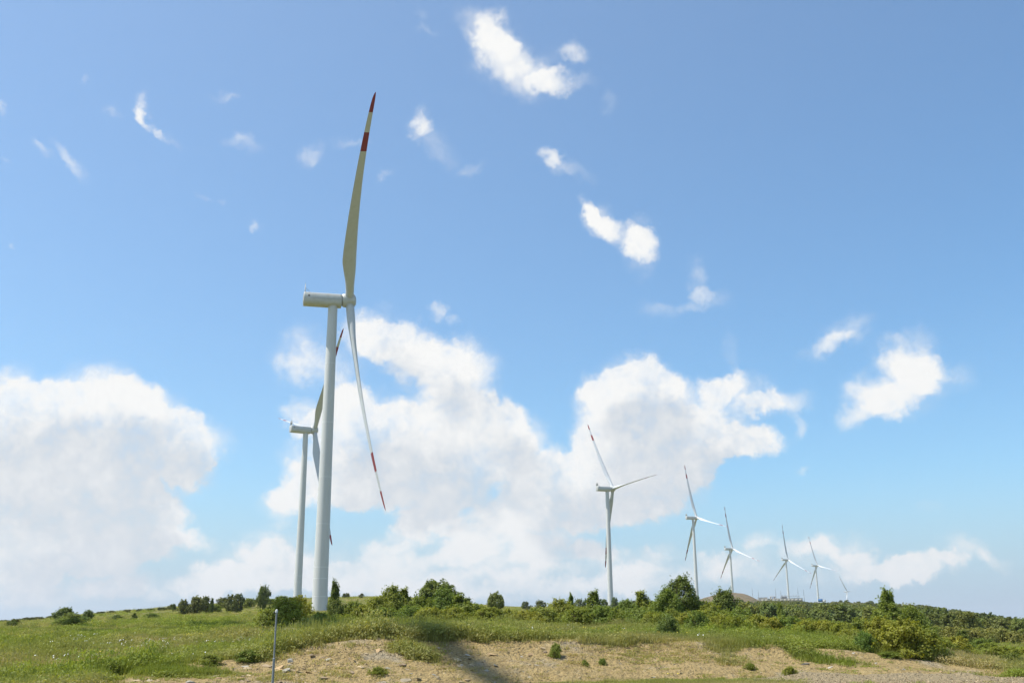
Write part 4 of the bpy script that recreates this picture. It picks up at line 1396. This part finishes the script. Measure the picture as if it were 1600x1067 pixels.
STONES = [stone_mesh(300 + i, .3 + .07 * (i % 4)) for i in range(9)]
TONES = [(.46, .36, .22), (.50, .40, .26), (.38, .32, .23), (.40, .37, .31), (.44, .31, .17), (.33, .25, .16)]


def lay_stones():
    n = 0
    r = np.random.default_rng(77)
    while n < 210:
        u = r.uniform(180, 1480) if r.uniform() < .45 else r.uniform(330, 860)
        az = az_of(u)
        D = float(d_toe(az)) + BANK_W * r.beta(1.3, 1.6) * 1.1 - .3
        x, y = D * math.sin(az), D * math.cos(az)
        if soil_mask(np.array([x]), np.array([y]))[0] < .6: continue
        big = r.uniform() < (.22 if u < 800 else .1)
        s = r.uniform(.26, .5) if big else r.uniform(.10, .26)
        z = float(height(x, y))
        gx = float(height(x + .3, y) - height(x - .3, y)) / .6
        gy = float(height(x, y + .3) - height(x, y - .3)) / .6
        o = bpy.data.objects.new('stone', STONES[r.integers(0, len(STONES))])
        C.objects.link(o)
        o.parent = earth_bank
        o.location = (x, y, z + s * .03)
        o.rotation_euler = (math.atan(gy) + r.normal(0, .14), -math.atan(gx) + r.normal(0, .16), .55 + r.normal(0, .6))
        o.scale = (s * 1.25, s * r.uniform(.7, 1.15), s * r.uniform(.45, .85))
        t = np.array(TONES[r.integers(0, len(TONES))]) * r.uniform(.8, 1.15)
        o.color = (*t, 1)
        n += 1


lay_stones()


def mat_rubble():
    m, b, out = material('rubble')
    at = b.new('ShaderNodeAttribute', attribute_type='INSTANCER', attribute_name='tint')
    c = b.mix(at.outputs['Fac'], (.20, .145, .08), (.48, .385, .235))
    principled(b, out, c, .9, .15)
    return m


M['rubble'] = mat_rubble()


def spill_rubble():
    x, y, D, az = polar(120000, 34, 49, 140, 1640, r3)
    p = soil_mask(x, y) * (.05 + .45 * sstep(0, .3, fbm(x * .6, y * .6, 121, 3))) * (1 - .55 * sstep(az_of(780), az_of(900), az)) + gravel_mask(x, y) * .22
    ok = r3.uniform(0, 1, len(x)) < p
    x, y = x[ok], y[ok]
    n = len(x)
    me = [stone_mesh(330 + i, .6) for i in range(4)]
    for m_ in me: m_.materials.clear()
    s = .03 + .12 * r3.beta(1.0, 4.5, n)
    scatter('rubble', np.stack([x, y, height(x, y) + s * .12], -1), r3.uniform(0, 6.28, n), s, r3.integers(0, 4, n), [(q, M['rubble']) for q in me],
            {'tint': r3.uniform(0, 1, n)}, tilt=r3.normal(0, .5, (n, 2)), label='loose pale stone chips on the bank and road')


spill_rubble()

# weeds that stand out on the bank
WEEDS = [
    (868, 1006, 20, 39.6, 'leaf_mid', 'bright green weed bush alone in the middle of the bank'), (640, 991, 40, 42.6, 'leaf_mid', 'lush green weed mound at the top of the bank, left of its shadow'),
    (668, 992, 34, 43.0, 'leaf_mid', 'dark green weed mound at the top of the bank beside the shadow band'), (390, 1016, 40, 38.4, 'leaf_mid', 'green weed clump on the bank lip left of the metal post'),
    (330, 1022, 36, 38.2, 'leaf_mid', 'green weed clump where the bank lip meets the left meadow'), (592, 1052, 28, 36.0, 'leaf_hazel', 'small yellow-green weed low on the bank left of the shadow band'),
    (1230, 1042, 20, 40.0, 'leaf_hazel', 'thin weed at the gravel heap below the bank'), (1385, 1030, 36, 46.0, 'leaf_mid', 'weedy tongue running down the bank below the biggest olive shrub'),
    (940, 1034, 14, 39.5, 'leaf_mid', 'right one of two tiny weeds low on the bank below the third tower'), (912, 1036, 12, 39.0, 'leaf_mid', 'left one of two tiny weeds low on the bank below the third tower'),
    (1168, 1036, 18, 41.2, 'leaf_hazel', 'tiny weed on the bare bank below the dark bushy tree'),
]
for (u, v, w, D, leaf, lab) in WEEDS:
    plant_px('weed', 'shrub', u, v, w, D, leaf, lab, 'weed', 'weeds on the bank', hmin=.25)


# ------------------------------------------------------------------ scrub between the trees of the wooded hill, and its farther trees
def grow_scrub():
    x, y, D, az = polar(16000, 150, 1200, 950, 1700, r3, .9)
    u = 800 + 1663 * np.tan(az)
    keep = np.ones(len(x), bool)
    keep &= ~((u < 1100) & (D < 420))
    keep &= (fbm(x / 45, y / 45, 131, 3) > -.12)
    keep &= ~((D > 1000) & (u > 1175) & (u < 1295)) & ~((D > 930) & (u > 1085) & (u < 1180))
    x, y, D = x[keep], y[keep], D[keep]
    n = len(x)
    s = r3.uniform(.16, .46, n) * np.interp(D, [150, 1200], [.8, 1.2])
    m2 = [make_plant(900 + i, 'far', 6.0, 7.0, 800, .75, 70, 1, 0)[1] for i in range(3)]
    scatter('scrub', np.stack([x, y, height(x, y) - .2], -1), r3.uniform(0, 6.28, n), s, r3.integers(0, 3, n), [(q, M['scrub']) for q in m2], label='low green scrub between the hillside trees')
    rest = hill[300:]
    if rest:
        P = np.array([(a, b, float(height(a, b)) - .1) for a, b, *_ in rest])
        s = np.array([(w_ / 5.4, w_ / 5.4, h_ / 6.0) for _, _, h_, w_, _ in rest])
        k = [make_plant(950 + i, 'far', 6.0, 5.4, 1600, .65, 110, 1, 1)[1] for i in range(4)]
        scatter('distant_wood', P, r3.uniform(0, 6.28, len(P)), s, r3.integers(0, 4, len(P)), [(q, M['leaf_far']) for q in k], label='far trees of the wooded hill near the skyline')


M['scrub'] = mat_leaf('scrub_leaves', (.135, .148, .030), (.270, .272, .062), .34)
grow_scrub()


# ------------------------------------------------------------------ metal post in front of the bank
def post():
    x, y = at_px(430.5, 33.0)
    z = float(height(x, y))
    ztop = EYE + 33.0 * math.tan(ray(437, 956)[1])
    t = empty('metal_post', (x, y, z))
    tag(t, 'thin galvanised metal post with white cap in front of the bank', 'post')
    zs = (EYE + 33.0 * math.tan(ray(433, 1028)[1])) - z
    m = MB(); m.tube([(0, 0, -.3), (0, 0, zs)], [.038, .038], 16); m.build('sleeve', M['galv'], t, True)
    m = MB(); m.tube([(0, 0, zs - .02), (0, 0, zs), (0, 0, zs + .012), (0, 0, ztop - z)], [.040, .040, .026, .026], 16); m.build('upper_tube', M['galv'], t, True)
    m = MB(); m.tube([(0, 0, ztop - z - .01), (0, 0, ztop - z + .035), (0, 0, ztop - z + .07), (0, 0, ztop - z + .085)], [.040, .042, .032, .01], 16); m.build('cap', M['white'], t, True)
    m = MB(); m.box((-.085, -.02, ztop - z - .035), (-.035, .02, ztop - z + .02), .006, 0); m.build('clip', M['dark'], t)


post()


# ------------------------------------------------------------------ earth mound, substation and container on the far crest
def mound():
    Dm, um = 1000.0, 1138
    cx, cy = at_px(um, Dm)
    n = 44
    gx, gy = np.meshgrid(np.linspace(-1, 1, n), np.linspace(-1, 1, n))
    W, Dp = 33.0, 40.0
    X, Y = cx + gx * W, cy + gy * Dp
    zt = EYE + Dm * math.tan(ray(um, 926)[1])
    base = float(height(cx, cy))
    prof = np.clip(1 - np.abs(gx) ** 2.2 * (1 + .2 * gx), 0, 1) * np.clip(1 - np.abs(gy) ** 2.2, 0, 1)
    ux = um + gx * W / Dm * 1663
    shape = np.interp(ux, [1080, 1096, 1110, 1128, 1145, 1160, 1168, 1178, 1190], [0, .35, .62, .92, 1.0, .97, .80, .42, 0])
    Z = height(X, Y) - .4 + (zt - base + .4) * shape * np.clip(1 - np.abs(gy) ** 2.5, 0, 1) * (1 + .12 * fbm(X / 6, Y / 6, 141, 3))
    idx = np.arange(n * n).reshape(n, n)
    q = np.stack([idx[:-1, :-1], idx[:-1, 1:], idx[1:, 1:], idx[1:, :-1]], -1).reshape(-1, 4)
    me = mesh_np('earth_mound', np.stack([X, Y, Z], -1).reshape(-1, 3), q, True)
    m, b, out = material('mound_earth')
    tc = b.new('ShaderNodeTexCoord')
    a = b.noise(tc.outputs['Object'], .12, 5, .6); c2 = b.noise(tc.outputs['Object'], .9, 4, .6)
    c = b.mix(c2, (.12, .095, .06), (.20, .155, .10))
    c = b.mix(b.ramp(a, .50, .62, 0, .85), c, (.085, .09, .045))
    principled(b, out, c, .95, .1)
    tag(obj('earth_mound', me, m), 'bare brown earth mound on the far crest', kind='structure')


mound()


def substation():
    D0 = 1120.0
    L = lambda u: at_px(u, D0)
    zz = lambda v, u=1220, D=D0: EYE + D * math.tan(ray(u, v)[1])
    x0, y0 = L(1187); x1, y1 = L(1258)
    yaw = math.atan2(y1 - y0, x1 - x0)
    w = math.hypot(x1 - x0, y1 - y0)
    ztop, zbot = zz(934.5), zz(939)
    t = empty('retaining_wall', (x0, y0, zbot), yaw)
    tag(t, 'long pale concrete retaining wall of the distant substation', 'wall')
    nb = 12
    for i in range(nb):
        m = MB(); m.box((w * i / nb + .012, 0, 0), (w * (i + 1) / nb - .012, .6, ztop - zbot - .35)); m.build('panel', M['concrete'], t)
    m = MB(); m.box((-.2, -.1, ztop - zbot - .34), (w + .2, .75, ztop - zbot)); m.build('coping', M['concrete'], t)
    m = MB(); m.box((0, .62, 0), (w, 46, ztop - zbot - .2)); m.build('yard_slab', M['concrete'], t)
    g = 'equipment in the substation yard'

    def place(name, u, dy, lab, cat):
        x, y = L(u)
        o = tag(empty(name, (x - math.sin(yaw) * dy, y + math.cos(yaw) * dy, ztop - .2), yaw), lab, cat, g)
        o.scale = (.8, .8, .72)
        return o
    h = place('control_building', 1211, 12, 'small white flat-roofed control building in the substation yard', 'building')
    m = MB(); m.box((-4, -3, 0), (4, 3, 3.6)); m.build('wall', M['white'], h)
    m = MB(); m.box((-4.3, -3.3, 3.6), (4.3, 3.3, 3.95)); m.build('roof', M['white'], h)
    m = MB(); m.box((-.6, -3.06, 0), (.6, -2.98, 2.3)); m.build('door', M['blue'], h)
    for xx in (-2.6, 2.4):
        m = MB(); m.box((xx - .6, -3.06, 1.1), (xx + .6, -2.98, 2.3)); m.build('window', M['dark'], h)
    # long low white building at the left end of the yard
    h = place('store_building', 1195, 18, 'long low pale building at the left end of the substation yard', 'building')
    m = MB(); m.box((-6, -3, 0), (6, 3, 2.4)); m.build('wall', M['concrete'], h)
    m = MB(); m.box((-6.3, -3.3, 2.4), (6.3, 3.3, 2.7)); m.build('roof', M['roof'], h)
    for i, u in enumerate((1226, 1231)):
        h = place('transformer', u, 8, 'grey transformer in the substation yard, ' + ('left' if i == 0 else 'right') + ' one of the pair', 'transformer')
        m = MB(); m.box((-2.0, -1.5, .4), (2.0, 1.5, 3.6), .15, 2); tank = m.build('tank', M['steel'], h)
        for k in range(5):
            m = MB(); m.box((-1.7 + k * .8, -2.0, .7), (-1.5 + k * .8, -1.5, 3.2)); m.build('radiator_fin', M['grille'], tank)
        for k in range(3):
            m = MB(); m.tube([(-1.2 + 1.2 * k, 0, 3.6), (-1.2 + 1.2 * k, 0, 5.0)], [.16, .10], 8); m.build('bushing', M['roof'], h)
        m = MB(); m.tube([(-1.6, .9, 4.3), (1.6, .9, 4.3)], [.45, .45], 10); m.build('conservator', M['steel'], h, True)
    for i, u in enumerate((1236, 1240, 1244, 1248, 1252)):
        h = place('switchgear_frame', u, 9, 'grey switchgear frame in the substation yard, %s from left' % ORD[i], 'switchgear')
        for xx in (-1.0, 1.0):
            m = MB(); m.box((xx - .12, -.12, 0), (xx + .12, .12, 3.4)); m.build('column', M['steel'], h)
        m = MB(); m.box((-1.3, -.2, 3.4), (1.3, .2, 3.7)); m.build('beam', M['steel'], h)
        for xx in (-.9, 0, .9):
            m = MB(); m.tube([(xx, 0, 3.7), (xx, 0, 4.9)], [.15, .12], 8); m.build('insulator', M['roof'], h)
    for i, (u, v) in enumerate(((1179.5, 917), (1189, 921), (1216.5, 918), (1224.5, 921), (1251.5, 916.5), (1260.5, 919))):
        x, y = L(u)
        h = tag(empty('lightning_mast', (x, y, ztop - 6), yaw), 'thin grey lightning mast over the substation, %s from left' % ORD[i], 'mast', 'lightning masts around the substation')
        hh = zz(v, u) - ztop + 6
        m = MB(); m.tube([(0, 0, 0), (0, 0, hh * .55)], [.32, .24], 8); m.build('lower_tube', M['steel'], h)
        m = MB(); m.tube([(0, 0, hh * .55 - .01), (0, 0, hh * .85), (0, 0, hh)], [.17, .13, .07], 8); m.build('spike', M['steel'], h)
    Dc = 1080
    x, y = at_px(1287, Dc)
    zc = float(height(x, y))
    zc = max(zc, EYE + Dc * math.tan(ray(1287, 939)[1]) - .5)
    h = tag(empty('container', (x, y, zc), yaw - .3), 'small blue container on the far crest right of the substation', 'container')
    m = MB(); m.box((-2.6, -1.25, .1), (1.2, 1.25, 2.7)); m.build('box', M['blue'], h)
    for k in range(8):
        m = MB(); m.box((-2.5 + k * .46, -1.30, .3), (-2.28 + k * .46, -1.251, 2.5)); m.build('rib', M['blue'], h)
    m = MB(); m.box((-2.65, -1.3, 2.71), (1.25, 1.3, 2.82)); m.build('roof', M['blue'], h)
    x2, y2 = at_px(1290.5, Dc)
    h = tag(empty('site_cabin', (x2, y2, zc - .2), yaw - .3), 'small white cabin touching the blue container', 'cabin')
    m = MB(); m.box((-.2, -1.2, .1), (2.3, 1.2, 1.9)); m.build('wall', M['white'], h)
    m = MB(); m.box((-.3, -1.3, 1.9), (2.4, 1.3, 2.05)); m.build('roof', M['white'], h)


substation()


# ------------------------------------------------------------------ air
def haze():
    m, b, out = material('haze_air')
    v = b.new('ShaderNodeVolumePrincipled')
    v.inputs['Color'].default_value = (.90, .94, 1.0, 1)
    v.inputs['Density'].default_value = 7e-5
    v.inputs['Anisotropy'].default_value = .2
    b.link(v.outputs[0], out.inputs['Volume'])
    mb = MB(); mb.box((-15000, -15000, -40), (15000, 15000, 320))
    o = mb.build('haze', m)
    tag(o, kind='stuff')


haze()
